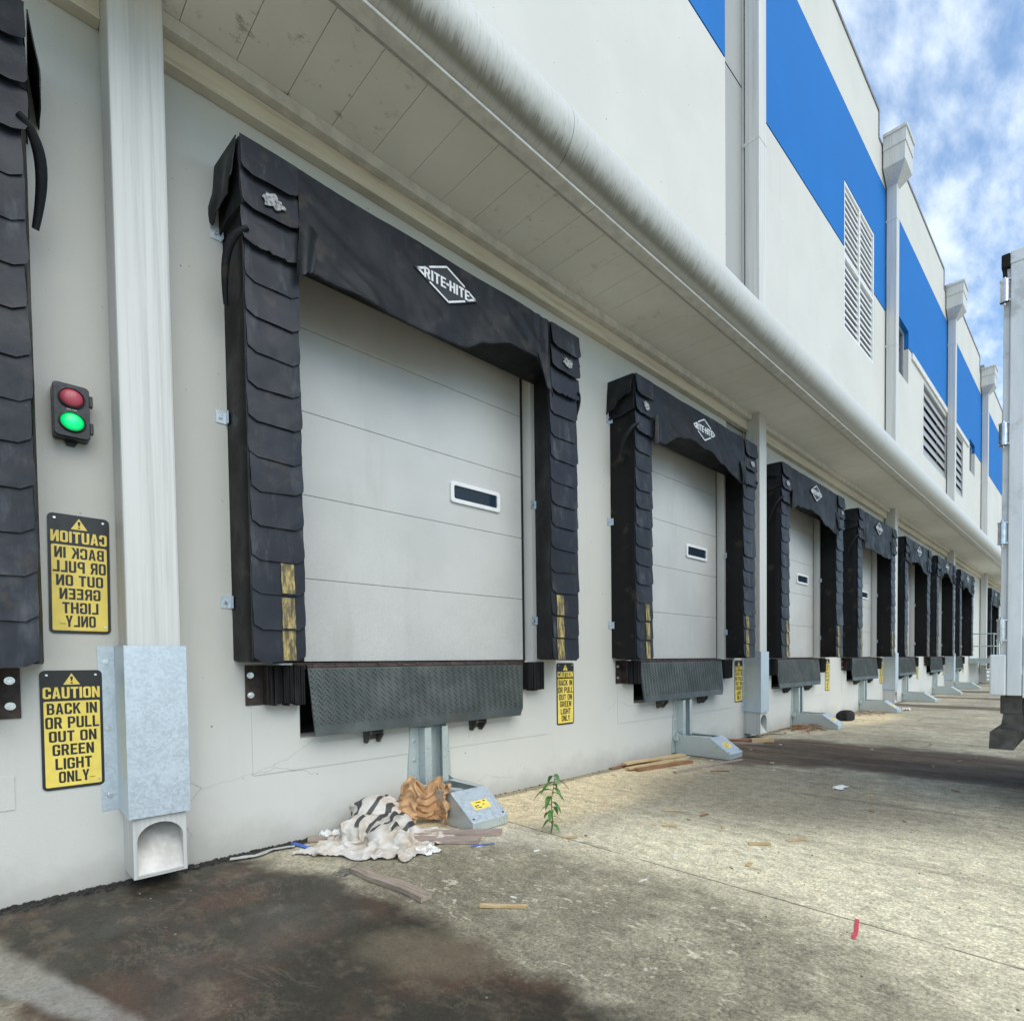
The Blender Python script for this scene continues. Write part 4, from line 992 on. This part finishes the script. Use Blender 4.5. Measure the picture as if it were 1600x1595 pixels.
# ------------------------------------------------------------------ landing with railing past the seventh dock
t = thing('steel_landing', 'grey steel landing with two-rail handrail past the seventh whole dock', 'landing', (0, 30, 0))
mb = MB(); mb.box(.005, .95, 28.9, 31.2, 1.14, 1.20); mb.box(.005, .95, 28.9, 28.96, .98, 1.138); mb.box(.89, .95, 28.961, 31.2, .98, 1.138); mb.build('platform', M['gsteel'], t, bevel=.004)
mb = MB()
for y_ in (28.95, 31.1): mb.box(.84, .92, y_ - .03, y_ + .05, 0, .979)
mb.build('support_post', M['gsteel'], t)
mb = MB()
for z_ in (1.72, 2.25): mb.tube([(.03, 28.93, z_), (.91, 28.93, z_), (.91, 31.15, z_)], .024, 8)
for x_, y_ in ((.03, 28.93), (.91, 28.93), (.91, 30.0), (.91, 31.15)): mb.tube([(x_, y_, 1.2), (x_, y_, 2.27)], .024, 8)
mb.build('railing', M['gsteel'], t)
mb = MB()
for i in range(6): mb.box(.1, .9, 31.22 + i * .26, 31.48 + i * .26, 1.0 - i * .19, 1.04 - i * .19)
mb.build('stair_treads', M['gsteel'], t)

# ------------------------------------------------------------------ trailer
TY0, TY1, TX0, TX1 = 5.43, 8.03, 3.825, 15.5
t = thing('semi_trailer', 'silver box trailer parked square to the docks at the right edge of the photo', 'trailer', (9, 6.7, 0))
mb = MB()
mb.box(TX0 + .10, TX1, TY0 + .012, TY1 - .012, 1.10, 4.36)
nP = 10
body = mb.build('body', M['alu'], t, bevel=.01)
mb = MB()
mb.box(TX0, TX0 + .10, TY0, TY0 + .10, .985, 4.33); mb.box(TX0, TX0 + .15, TY1 - .10, TY1, .985, 4.33); mb.box(TX0 - .002, TX0 + .152, TY0 - .003, TY1 + .003, 4.33, 4.43); mb.box(TX0, TX0 + .15, TY0 + .10, TY1 - .10, .985, 1.12)
mb.build('rear_frame', M['alu'], t, bevel=.008)
mb = MB(); mb.box(TX0 + .103, TX1, TY0 - .004, TY0 + .011, .97, 1.16); mb.box(TX0 + .155, TX1, TY1 - .011, TY1 + .004, .97, 1.16); mb.box(TX0 + .155, TX1, TY0 - .004, TY0 + .011, 4.28, 4.325); mb.box(TX0 + .155, TX1, TY1 - .011, TY1 + .004, 4.28, 4.42); mb.box(TX0 + .155, TX1, TY0 + .011, TY1 - .011, 4.362, 4.42); mb.build('side_rail', M['alu'], t, bevel=.006)
mb = MB()
for x_ in [TX0 + .125 + .045 * i for i in range(3)] + [TX0 + .15 + 1.2 * i + d_ for i in range(1, 10) for d_ in (-.025, .025)]:
    z_ = 1.2
    while z_ < 4.25: mb.tube([(x_, TY0 + .013, z_), (x_, TY0 + .006, z_)], .010, 6); z_ += .075
mb.build('rivet_rows', M['alu'], body)
mb = MB(); mb.box(TX0 + .115, TX0 + .35, TY0 - .002, TY0 + .004, 1.22, 1.46); mb.build('side_placard', M['white'], body)
mb = MB(); mb.box(TX0 - .045, TX0 - .002, TY0 + .03, TY0 + 1.28, 1.12, 4.32); mb.box(TX0 - .045, TX0 - .002, TY0 + 1.30, TY1 - .03, 1.12, 4.32); dr = mb.build('rear_door', M['alu'], t, bevel=.006)
for z_ in (4.13, 3.03, 2.26, 1.50):
    mb = MB(); mb.tube([(TX0 - .035, TY0 - .012, z_ - .085), (TX0 - .035, TY0 - .012, z_ + .085)], .030, 14)
    for q in (-.085, .075): mb.box(TX0 - .066, TX0 + .005, TY0 - .03, TY0 - .003, z_ + q, z_ + q + .012)
    mb.tube([(TX0 - .035, TY0 - .012, z_ - .105), (TX0 - .035, TY0 - .012, z_ + .105)], .011, 8)
    mb.build('hinge', M['chrome'], dr, bevel=.002)
mb = MB(); mb.box(TX0 - .06, TX0 - .003, TY0 - .001, TY0 + .30, 4.32, 4.425); mb.tube([(TX0 - .04, TY0 + .03, 4.33), (TX0 - .035, TY0 + .03, 4.22)], .018, 6); mb.build('header_seal', M['rubber'], t, bevel=.012)
mb = MB(); mb.box(TX0 - .10, TX0 - .003, TY0 + .161, TY1 - .161, .985, 1.105); mb.box(TX0 - .112, TX0 - .0025, TY0 - .004, TY0 + .16, .983, 1.31); mb.box(TX0 - .112, TX0 - .0025, TY1 - .16, TY1 + .004, .983, 1.31); mb.build('rear_sill', M['alu'], t, bevel=.012)
mb = MB()
for y_ in (TY0 + .10, TY1 - .22):
    mb.box(TX0 - .05, TX0 + .10, y_, y_ + .12, .83, .98)
    mb.prism([(-.03, .83), (.10, .83), (.11, .70), (-.05, .695)], lambda p, y: (TX0 + p[0], y, p[1]), y_ + .01, y_ + .11)
mb.prism([(-.115, .55), (.05, .55), (.065, .60), (.06, .705), (-.04, .715), (-.11, .69)], lambda p, y: (TX0 + p[0], y, p[1]), TY0 + .03, TY1 - .03)
mb.build('underride_guard', M['steel_dark'], t, bevel=.01)
mb = MB()
for y_ in (TY0 + .75, TY1 - .95): mb.box(TX0 + .2, TX1 - .2, y_, y_ + .2, .78, .968)
x_ = TX0 + .4
while x_ < TX1: mb.box(x_, x_ + .07, TY0 + .02, TY1 - .02, .97, 1.095); x_ += .45
mb.build('floor_frame', M['steel_dark'], t)
for ax in (TX0 + 1.75, TX0 + 3.0):
    mb = MB(); mb.tube([(ax, TY0 + .3, .52), (ax, TY1 - .3, .52)], .065, 12); mb.build('axle', M['steel_dark'], t)
    for y_ in (TY0 + .03, TY0 + .36, TY1 - .31, TY1 - .64):
        mb = MB(); mb.tube([(ax, y_, .52), (ax, y_ + .03, .52), (ax, y_ + .05, .52), (ax, y_ + .23, .52), (ax, y_ + .25, .52), (ax, y_ + .28, .52)], [.40, .50, .518, .518, .50, .40], 40)
        ty = mb.build('tyre', M['tyre'], t)
        mb = MB(); mb.tube([(ax, y_ - .004, .52), (ax, y_ + .284, .52)], .27, 28); mb.tube([(ax, y_ - .03, .52), (ax, y_ + .0, .52)], .11, 16); mb.build('rim', M['alu'], t)
mb = MB()
for y_ in (TY0 + .45, TY1 - .6): mb.box(12.3, 12.42, y_, y_ + .14, .12, .98); mb.box(12.22, 12.5, y_ - .05, y_ + .19, .0, .12)
mb.build('landing_gear', M['steel_dark'], t)

# ------------------------------------------------------------------ litter
def crumple(p, seed, a, f, n_=6):
    """sum of warped triangle waves: flat facets that meet in sharp creases"""
    q = Vector(p); rr = random.Random(int(seed * 100)); t_ = 0
    for i in range(n_):
        d = Vector((rr.gauss(0, 1), rr.gauss(0, 1), rr.gauss(0, 1))).normalized(); ff = f * rr.uniform(.5, 1.5); ph = rr.random()
        t = q.dot(d) * ff + ph + .45 * noise.noise(q * 2.6 + Vector((i * 3.1, seed, 0)))
        t_ += a * (abs((t % 1) * 2 - 1) - .5) / 1.25 ** i
    return t_
def heap(name, mat, c, rx, ry, h, rot, seed, lumps, label, cat, nu=130, nv=60, amp=.055, fq=6.0, group=None):
    mb = MB(); ca, sa = math.cos(rot), math.sin(rot)
    def fn(u, v):
        a = 2 * math.pi * u
        rr = 1 + .22 * nz(math.cos(a) * 1.3 + seed, math.sin(a) * 1.3) + .10 * nz(math.cos(a) * 4 + seed, math.sin(a) * 4, 3)
        r_ = math.sin(v * math.pi / 2) ** .8 * rr
        x, y = rx * r_ * math.cos(a), ry * r_ * math.sin(a)
        z = 0
        for lx, ly, lr, lh in lumps:
            z = max(z, lh * math.exp(-(((x - lx) / lr) ** 2 + ((y - ly) / lr) ** 2)))
        z = z * min(1, (1 - v) * 3.0) 
        k_ = crumple((x, y, z), seed, amp, fq)
        d = min(1, (1 - v) * 4)
        X_, Y_ = x + crumple((y, z, x), seed + 5, amp * .9, fq) * d, y + crumple((z, x, y), seed + 9, amp * .9, fq) * d
        z = max(.004 + .012 * (1 - v), z + k_ * d + .012 * (1 if v > .9 else 0) * abs(nz(a * 5, seed)))
        return (c[0] + X_ * ca - Y_ * sa, c[1] + X_ * sa + Y_ * ca, z)
    mb.grid(fn, nu, nv, smooth=False)
    o = mb.build(name, mat, None, solid=.003); return tag(o, label, cat, group)
def settle(name, mat, mesh_fn, lumps, frames, shrink, stiff, label, cat, air=1.0, keep=None, thick=.003, mass=.3):
    """drop a sheet on the ground (over temporary lumps), let the cloth solver fold it, keep the folded mesh"""
    me = bpy.data.meshes.new(name); v, f, uv = mesh_fn(); me.from_pydata(v, [], f)
    ul = me.uv_layers.new(name='UVMap')
    for lp in me.loops: ul.data[lp.index].uv = uv[lp.vertex_index]
    o = bpy.data.objects.new(name, me); COL.objects.link(o); tmp = []
    def collider(vs, fs):
        m2 = bpy.data.meshes.new('tmp'); m2.from_pydata(vs, [], fs); c = bpy.data.objects.new('tmp', m2); COL.objects.link(c)
        c.modifiers.new('c', 'COLLISION'); c.collision.thickness_outer = .006; c.collision.cloth_friction = 15; tmp.append(c)
    collider([(-.4, 0, 0), (3, 0, 0), (3, 5, 0), (-.4, 5, 0)], [(0, 1, 2, 3)])
    collider([(.004, 0, -.2), (.004, 5, -.2), (.004, 5, 2), (.004, 0, 2)], [(0, 1, 2, 3)])
    for (x, y, z, r_) in lumps:
        b = bmesh.new(); bmesh.ops.create_icosphere(b, subdivisions=2, radius=r_); vs = [(q.co.x + x, q.co.y + y, q.co.z + z) for q in b.verts]; fs = [tuple(w.index for w in q.verts) for q in b.faces]; b.free(); collider(vs, fs)
    md = o.modifiers.new('cloth', 'CLOTH'); st = md.settings; st.quality = 7; st.mass = mass; st.air_damping = air
    st.tension_stiffness = st.compression_stiffness = stiff; st.shear_stiffness = stiff * .5; st.bending_stiffness = stiff * .02; st.shrink_min = shrink
    md.collision_settings.use_self_collision = True; md.collision_settings.self_distance_min = .006; md.collision_settings.distance_min = .006; md.collision_settings.collision_quality = 3
    md.point_cache.frame_start = 1; md.point_cache.frame_end = frames + 1
    for fr in range(1, frames + 1): S.frame_set(fr)
    dg = bpy.context.evaluated_depsgraph_get(); m3 = bpy.data.meshes.new_from_object(o.evaluated_get(dg), depsgraph=dg)
    o.modifiers.clear(); o.data = m3; m3.materials.clear(); m3.materials.append(mat)
    for p in m3.polygons: p.use_smooth = True
    for c in tmp: bpy.data.objects.remove(c)
    md = o.modifiers.new('sub', 'SUBSURF'); md.levels = md.render_levels = 1
    md = o.modifiers.new('solid', 'SOLIDIFY'); md.thickness = thick
    S.frame_set(1)
    return tag(o, label, cat)
def sack_mesh(nx=76, ny=58, w_=.80, h_=.60):
    v, f, uv = [], [], []; rot = R(28)
    for i in range(nx + 1):
        for k in range(ny + 1):
            a, b = (i / nx - .5) * w_, (k / ny - .5) * h_
            a += .02 * nz(b * 5, 1); b += .02 * nz(a * 5, 2)
            x, y = a * math.cos(rot) - b * math.sin(rot), a * math.sin(rot) + b * math.cos(rot)
            v.append((.50 + x * .95, 1.93 + y * .95, .50 + .16 * nz(a * 5, b * 5, 3) + .06 * nz(a * 13, b * 13, 4))); uv.append((i / nx, k / ny))
    for i in range(nx):
        for k in range(ny): f.append((i * (ny + 1) + k, (i + 1) * (ny + 1) + k, (i + 1) * (ny + 1) + k + 1, i * (ny + 1) + k + 1))
    return v, f, uv
settle('crumpled_sack', M['sack'], sack_mesh, [(.26, 2.02, .15, .13), (.38, 1.86, .09, .10), (.50, 2.08, .08, .10), (.60, 1.92, .06, .08), (.72, 1.98, .04, .06), (.34, 2.14, .12, .09)], 42, -.27, 12, 'crumpled white woven sack with black stripes lying by the wall', 'sack')
def bag_mesh(na=64, nh=34):
    v, f, uv = [], [], []
    for k in range(nh + 1):
        for i in range(na + 1):
            a = math.pi * (1.62 * i / na + .15); t_ = k / nh; r_ = .15 * (1 + .22 * nz(math.cos(a) * 2, math.sin(a) * 2, t_ * 3)) * (1 + .25 * t_)
            v.append((.44 + r_ * .8 * math.cos(a) + .03 * nz(t_ * 6, a), 2.345 + r_ * 1.05 * math.sin(a) + .025 * nz(t_ * 7, a, 3), .012 + t_ * (.36 + .16 * nz(a * 1.1, 4.2)))); uv.append((i / na, t_))
    for k in range(nh):
        for i in range(na): a = k * (na + 1) + i; f.append((a, a + 1, a + na + 2, a + na + 1))
    return v, f, uv
settle('paper_bag', M['kraft'], bag_mesh, [], 8, -.10, 60, 'crumpled brown paper bag standing against the nearest vehicle restraint', 'paper bag', air=2.0, mass=.15, thick=.0015)
def plank(name, p, q, w_, h_, mat, label, cat, group=None, z=0.004, twist=0, seed=0, ragged=.01, z2=None, nseg=10):
    p = Vector((*p, 0)); q = Vector((*q, 0)); d = q - p; L = d.length; d.normalize(); nn = Vector((-d.y, d.x, 0))
    mb = MB(); v = []; z2 = z if z2 is None else z2
    for i in range(nseg + 1):
        s = i / nseg; wv = w_ / 2 * (1 + .18 * nz(s * 4, seed)) ; hv = h_ * (1 + .25 * nz(s * 5, seed + 3)); by = nz(s * 2.2, seed + 8) * .02 * L
        for a, b in ((-1, 0), (1, 0), (1, 1), (-1, 1)):
            e = (nz(a * 3 + b, seed + i) * ragged) if i in (0, nseg) else 0
            c = d * (s * L - L / 2 + e) + nn * (a * wv + by) ; v.append((c.x, c.y, b * hv))
    f = [(i * 4 + j, i * 4 + (j + 1) % 4, i * 4 + 4 + (j + 1) % 4, i * 4 + 4 + j) for i in range(nseg) for j in range(4)] + [(0, 1, 2, 3), tuple(range(nseg * 4, nseg * 4 + 4))]
    # build along local x so that the grain follows the piece
    ang = math.atan2(d.y, d.x); ca, sa = math.cos(-ang), math.sin(-ang)
    mb.add([(x * ca - y * sa, x * sa + y * ca, zz_) for x, y, zz_ in v], f)
    o = mb.build(name, mat); m_ = (p + q) / 2; o.location = (m_.x, m_.y, (z + z2) / 2); o.rotation_euler = (0, -math.atan2(z2 - z, L), ang)
    return tag(o, label, cat, group)
plank('plank', (.50, 2.12), (1.03, 2.62), .075, .028, M['wood_pink'], 'longer weathered board sticking out behind the white sack toward the restraint', 'plank', 'boards by the sack')
plank('plank', (.60, 2.02), (1.06, 2.40), .085, .030, M['wood_pink'], 'shorter weathered board in front, sticking out of the white sack', 'plank', 'boards by the sack', seed=4)
plank('plank', (.93, 1.57), (1.66, 1.625), .070, .028, M['wood_old'], 'old splintered board with a ragged end lying alone on the dark stain', 'plank', seed=9, ragged=.05)
plank('broken_stick', (1.94, 1.765), (2.14, 1.915), .026, .012, M['wood_new'], 'short pale pointed stick lying alone at the edge of the stain', 'stick', seed=2)
plank('wood_offcut', (.09, 1.62), (.24, 1.80), .06, .03, M['wood_old'], 'stubby grey wood offcut between the white sack and wall', 'wood offcut', seed=12)
CH = [((1.49, 2.89), 40, .105, 'pale wood chip beside the small weed'), ((1.64, 3.95), 30, .12, 'pale wood chip lying farthest from the red tape, near the grey scrape'), ((1.88, 3.58), 25, .12, 'pale wood chip between the weed and the brown chip'),
      ((1.93, 4.01), 80, .085, 'short reddish brown wood chip in the open yard'), ((2.22, 3.81), 130, .06, 'tiny pale splinter between brown chip and torn yellow chips'), ((2.61, 3.63), 35, .15, 'torn yellow splintered wood chip, left of the last flat one'),
      ((2.77, 3.87), 45, .14, 'flat yellow wood chip, rightmost in the yard scatter'), ((2.74, 3.22), 100, .07, 'small upright yellow splinter nearest the bright concrete'), ((2.01, 7.31), 50, .16, 'brown wood scrap on the dark band right of the second restraint'),
      ((1.1, 5.7), 40, .22, 'flat dark brown bark strip in front of the second restraint')]
for i, (p, an, L, lab) in enumerate(CH):
    d = Vector((math.cos(R(an)), math.sin(R(an)))) * L / 2
    plank('wood_chip', (p[0] - d.x, p[1] - d.y), (p[0] + d.x, p[1] + d.y), .028 if i != 5 else .055, .005, M['wood_brn'] if i in (3, 8, 9) else M['wood_new'], lab, 'wood chip', 'wood chips scattered in the yard', seed=20 + i, ragged=.035, nseg=7)
# splintered boards before the second restraint
SB = [((.13, 5.15), (.30, 6.15), .10, .018, 'wood_new', 'broad pale splintered board on top of the broken pile before the second restraint', .045), ((.26, 5.05), (.42, 6.02), .09, .02, 'wood_new', 'pale splintered board in the middle of the broken pile before the second restraint', .02),
      ((.36, 5.10), (.55, 5.95), .07, .03, 'wood_brn', 'brown split board on the yard side of the broken pile before the second restraint', .004), ((.05, 5.0), (.12, 5.9), .06, .015, 'wood_brn', 'thin brown slat against the wall at the broken pile before the second restraint', .004), ((.75, 5.3), (.95, 6.5), .05, .014, 'wood_pink', 'long thin grey lath lying apart in front of the second restraint', .004)]
for i, (p, q, w_, h_, m, lab, z_) in enumerate(SB): plank('splintered_board', p, q, w_, h_, M[m], lab, 'broken board', 'broken boards before the second restraint', z=z_, seed=40 + i, ragged=.07, nseg=12)
SB2 = [((-.0 + .06, 7.75), (.50, 8.15), .10, .045, 'wood_brn', 'split brown log end by the second downpipe outlet', .004), ((.16, 7.6), (.62, 7.80), .05, .03, 'wood_pink', 'pinkish grey stick by the second downpipe outlet', .004), ((.35, 7.95), (.58, 8.22), .07, .06, 'wood_new', 'stubby pale broken block by the second downpipe outlet', .004)]
for i, (p, q, w_, h_, m, lab, z_) in enumerate(SB2): plank('broken_board', p, q, w_, h_, M[m], lab, 'broken board', 'broken wood by the second downpipe', z=z_, seed=60 + i, ragged=.05)
rnd = random.Random(5)
def twigs(c, n_, sp, label, mat):
    mb = MB()
    for i in range(n_):
        p = Vector((c[0] + rnd.gauss(0, sp), c[1] + rnd.gauss(0, sp * 2.2), .012 + rnd.random() * .05)); a = rnd.uniform(0, 6.28); L = rnd.uniform(.1, .35)
        p.x = max(p.x, .09 + L * .5)
        d = Vector((math.cos(a), math.sin(a), rnd.uniform(-.05, .2))) * L / 2
        mb.tube([p - d, p + d * .2 + Vector((0, 0, .01)), p + d], [.007, .010, .004], 5)
    o = mb.build('twig_pile', mat); o['kind'] = 'stuff'; return tag(o, label, 'twig pile')
twigs((.34, 9.75), 34, .13, 'heap of dry brown twigs against the wall before the third restraint', M['wood_brn'])
twigs((.38, 13.5), 46, .16, 'heap of dry tan twigs against the wall before the fourth restraint', M['wood_old'])
# black lump by third restraint
mb = MB()
def lump(u, v):
    a = 2 * math.pi * u; ph = v * math.pi / 2; r_ = .17 * (1 + .25 * nz(math.cos(a) * 1.5, math.sin(a) * 1.5, v * 2))
    return (.42 + r_ * math.cos(a) * math.cos(ph) ** .6, 12.0 + 1.5 * r_ * math.sin(a) * math.cos(ph) ** .6, .005 + .20 * math.sin(ph) ** .7)
mb.grid(lump, 24, 10); tag(mb.build('rubber_lump', M['rubber']), 'black rubber lump lying beyond the third vehicle restraint', 'rubber lump')
# small flat litter
def strip(name, pts, w_, mat, label, cat, h_=.004, thick=.003):
    mb = MB()
    P_ = [Vector((x, y, 0)) for x, y in pts]
    def fn(u, v):
        s = u * (len(P_) - 1); i = min(int(s), len(P_) - 2); p = P_[i].lerp(P_[i + 1], s - i); d = (P_[i + 1] - P_[i]).normalized(); nn = Vector((-d.y, d.x, 0))
        q = p + nn * (v - .5) * w_; return (q.x, q.y, h_ + .006 + .006 * nz(u * 5, v * 2, w_ * 100))
    mb.grid(fn, 16, 2); return tag(mb.build(name, mat, None, solid=thick), label, cat)
strip('red_tape', [(3.495, 2.885), (3.53, 2.76), (3.545, 2.67)], .019, M['redp'], 'short strip of red tape on the bright concrete by the joint', 'tape', -.002, .001)
strip('plastic_strap', [(.06, 1.52), (.22, 1.55), (.34, 1.60), (.38, 1.57)], .035, M['bluep'], 'bent blue plastic strap by the foot of the wall left of the sack', 'strap')
strip('plastic_strap', [(1.10, 2.30), (1.18, 2.44)], .012, M['bluep'], 'thin straight blue strap at the end of the shorter board', 'strap')
strip('plastic_wrap', [(.12, 1.12), (.17, 1.25), (.11, 1.38), (.16, 1.50)], .045, M['clearp'], 'dirty clear plastic wrap lying along the wall foot', 'plastic wrap', .01)
mb = MB()
def scr(u, v): return (2.44 + (u - .5) * .10 + nz(v * 3, 1) * .04, 5.72 + (v - .5) * .20 + nz(u * 3, 2) * .03, .006 + .02 * abs(nz(u * 4, v * 4)))
mb.grid(scr, 8, 8, smooth=False); tag(mb.build('paper_scrap', M['paper'], None, solid=.002), 'torn white paper scrap in the open yard beyond the wood chips', 'paper scrap')
mb = MB()
def scr(u, v): return (.95 + (u - .5) * .16 + nz(v * 3, 1) * .03, 2.06 + (v - .5) * .12 + nz(u * 3, 2) * .03, .008 + .045 * abs(nz(u * 4, v * 4, 3)))
mb.grid(scr, 8, 8, smooth=False); tag(mb.build('plastic_scrap', M['paper'], None, solid=.002), 'thin white plastic scrap at the yard end of the sack', 'plastic scrap')
mb = MB()
def scr(u, v): return (.11 + (u - .5) * .14 + nz(v * 3, 1) * .03, 1.80 + (v - .5) * .2, .008 + .08 * abs(nz(u * 4, v * 4, 6)))
mb.grid(scr, 8, 8, smooth=False); tag(mb.build('plastic_scrap', M['paper'], None, solid=.002), 'white plastic scrap crumpled against the wall behind the sack', 'plastic scrap')
mb = MB()
def scr(u, v): return (.85 + (u - .5) * .16 + nz(v * 3, 1) * .03, 15.0 + (v - .5) * .2, .008 + .10 * abs(nz(u * 3, v * 3, 6)))
mb.grid(scr, 8, 8, smooth=False); tag(mb.build('plastic_scrap', M['paper'], None, solid=.002), 'white plastic scrap at the nose of the fourth restraint', 'plastic scrap')
# weed
t = thing('weed', 'small green weed growing alone from the slab joint', 'plant', (1.29, 2.88, 0))
mb = MB(); sp_ = [(1.29 + .012 * math.sin(i * .9), 2.88 + .004 * i, i * .046) for i in range(10)]; mb.tube(sp_, [.006 - .0004 * i for i in range(10)], 6); mb.build('stem', M['stem'], t)
mb = MB(); rnd = random.Random(11)
for i in range(19):
    h_ = .06 + .38 * (i / 18) ; b = Vector(sp_[min(9, int(h_ / .046))]); b.z = h_; a = i * 2.4 + rnd.uniform(-.4, .4)
    L = rnd.uniform(.09, .15) * (1 - .35 * abs(h_ - .28) / .28); wd = L * .34; o_ = Vector((math.cos(a), math.sin(a), 0)); sd_ = Vector((-math.sin(a), math.cos(a), 0)); lift = rnd.uniform(.1, .5)
    vs = []
    for j in range(6):
        s = j / 5; ww = wd * math.sin(math.pi * min(1, s * .93 + .07)) ** .8; q = b + o_ * (L * s) + Vector((0, 0, L * (lift * s - .95 * s * s)))
        vs += [q - sd_ * ww * .5 + Vector((0, 0, ww * .2)), q, q + sd_ * ww * .5 + Vector((0, 0, ww * .2))]
    mb.add(vs, [(j * 3 + e, j * 3 + e + 1, j * 3 + 4 + e, j * 3 + 3 + e) for j in range(5) for e in (0, 1)], 0, True)
mb.build('leaves', M['leaf'], t, recalc=False)
# crumbly dirt and grit along the wall foot
mb = MB(); rnd = random.Random(3)
def rock(p, r_):
    k = 6; vs = []
    for j, (rr, z_) in enumerate(((1, 0), (.85, .5), (.4, .8))):
        for i in range(k): a = 2 * math.pi * i / k + j; q = r_ * rr * rnd.uniform(.7, 1.25); vs.append((p[0] + q * math.cos(a), p[1] + q * math.sin(a), z_ * r_ * rnd.uniform(.7, 1.1)))
    mb.add(vs, [(j * k + i, j * k + (i + 1) % k, j * k + k + (i + 1) % k, j * k + k + i) for j in range(2) for i in range(k)] + [tuple(range(2 * k, 3 * k))])
for i in range(1500):
    y = rnd.uniform(-1, 2.3) if i < 1150 else rnd.uniform(2.2, 16); x = abs(rnd.gauss(0, .05 if y < 2.3 else .03)) + .004; rock((x, y), rnd.uniform(.003, .013) * (1.1 if y < 2.3 else .8))
o = mb.build('wall_foot_dirt', M['dirt']); o['kind'] = 'stuff'; tag(o, 'black crumbly dirt along the foot of the wall', 'dirt')
mb = MB()
for i in range(520):
    y = rnd.uniform(.2, 14); x = rnd.uniform(.1, 4.2); rock((x, y), rnd.uniform(.002, .007))
for i in range(60): rock((.9 + rnd.gauss(0, .05), 1.55 + rnd.gauss(0, .05)), rnd.uniform(.004, .016))
o = mb.build('yard_grit', M['pebble']); o['kind'] = 'stuff'; tag(o, 'loose grit and crumbs scattered over the concrete yard', 'grit')
mb = MB(); rnd = random.Random(21)
for i in range(70):
    x, y = rnd.uniform(.25, 3.6), rnd.choice([rnd.uniform(3.0, 5.2), rnd.uniform(4.6, 8.5), rnd.uniform(8.5, 15), rnd.uniform(1.9, 3)]); a = rnd.uniform(0, 6.28); L = rnd.uniform(.012, .05); w_ = rnd.uniform(.003, .008); c, s_ = math.cos(a), math.sin(a)
    pts = [(-L, -w_ * .3), (-L * .3, -w_), (L, -w_ * .2), (L * .6, w_ * .8), (-L * .7, w_)]
    mb.prism(pts, lambda p, z: (x + p[0] * c - p[1] * s_, y + p[0] * s_ + p[1] * c, z), .001, rnd.uniform(.004, .009), rnd.choice([0, 0, 1, 2]))
o = mb.build('wood_crumbs', [M['wood_new'], M['wood_brn'], M['paper']]); o['kind'] = 'stuff'; tag(o, 'tiny wood splinters and crumbs scattered over the concrete yard', 'splinters')
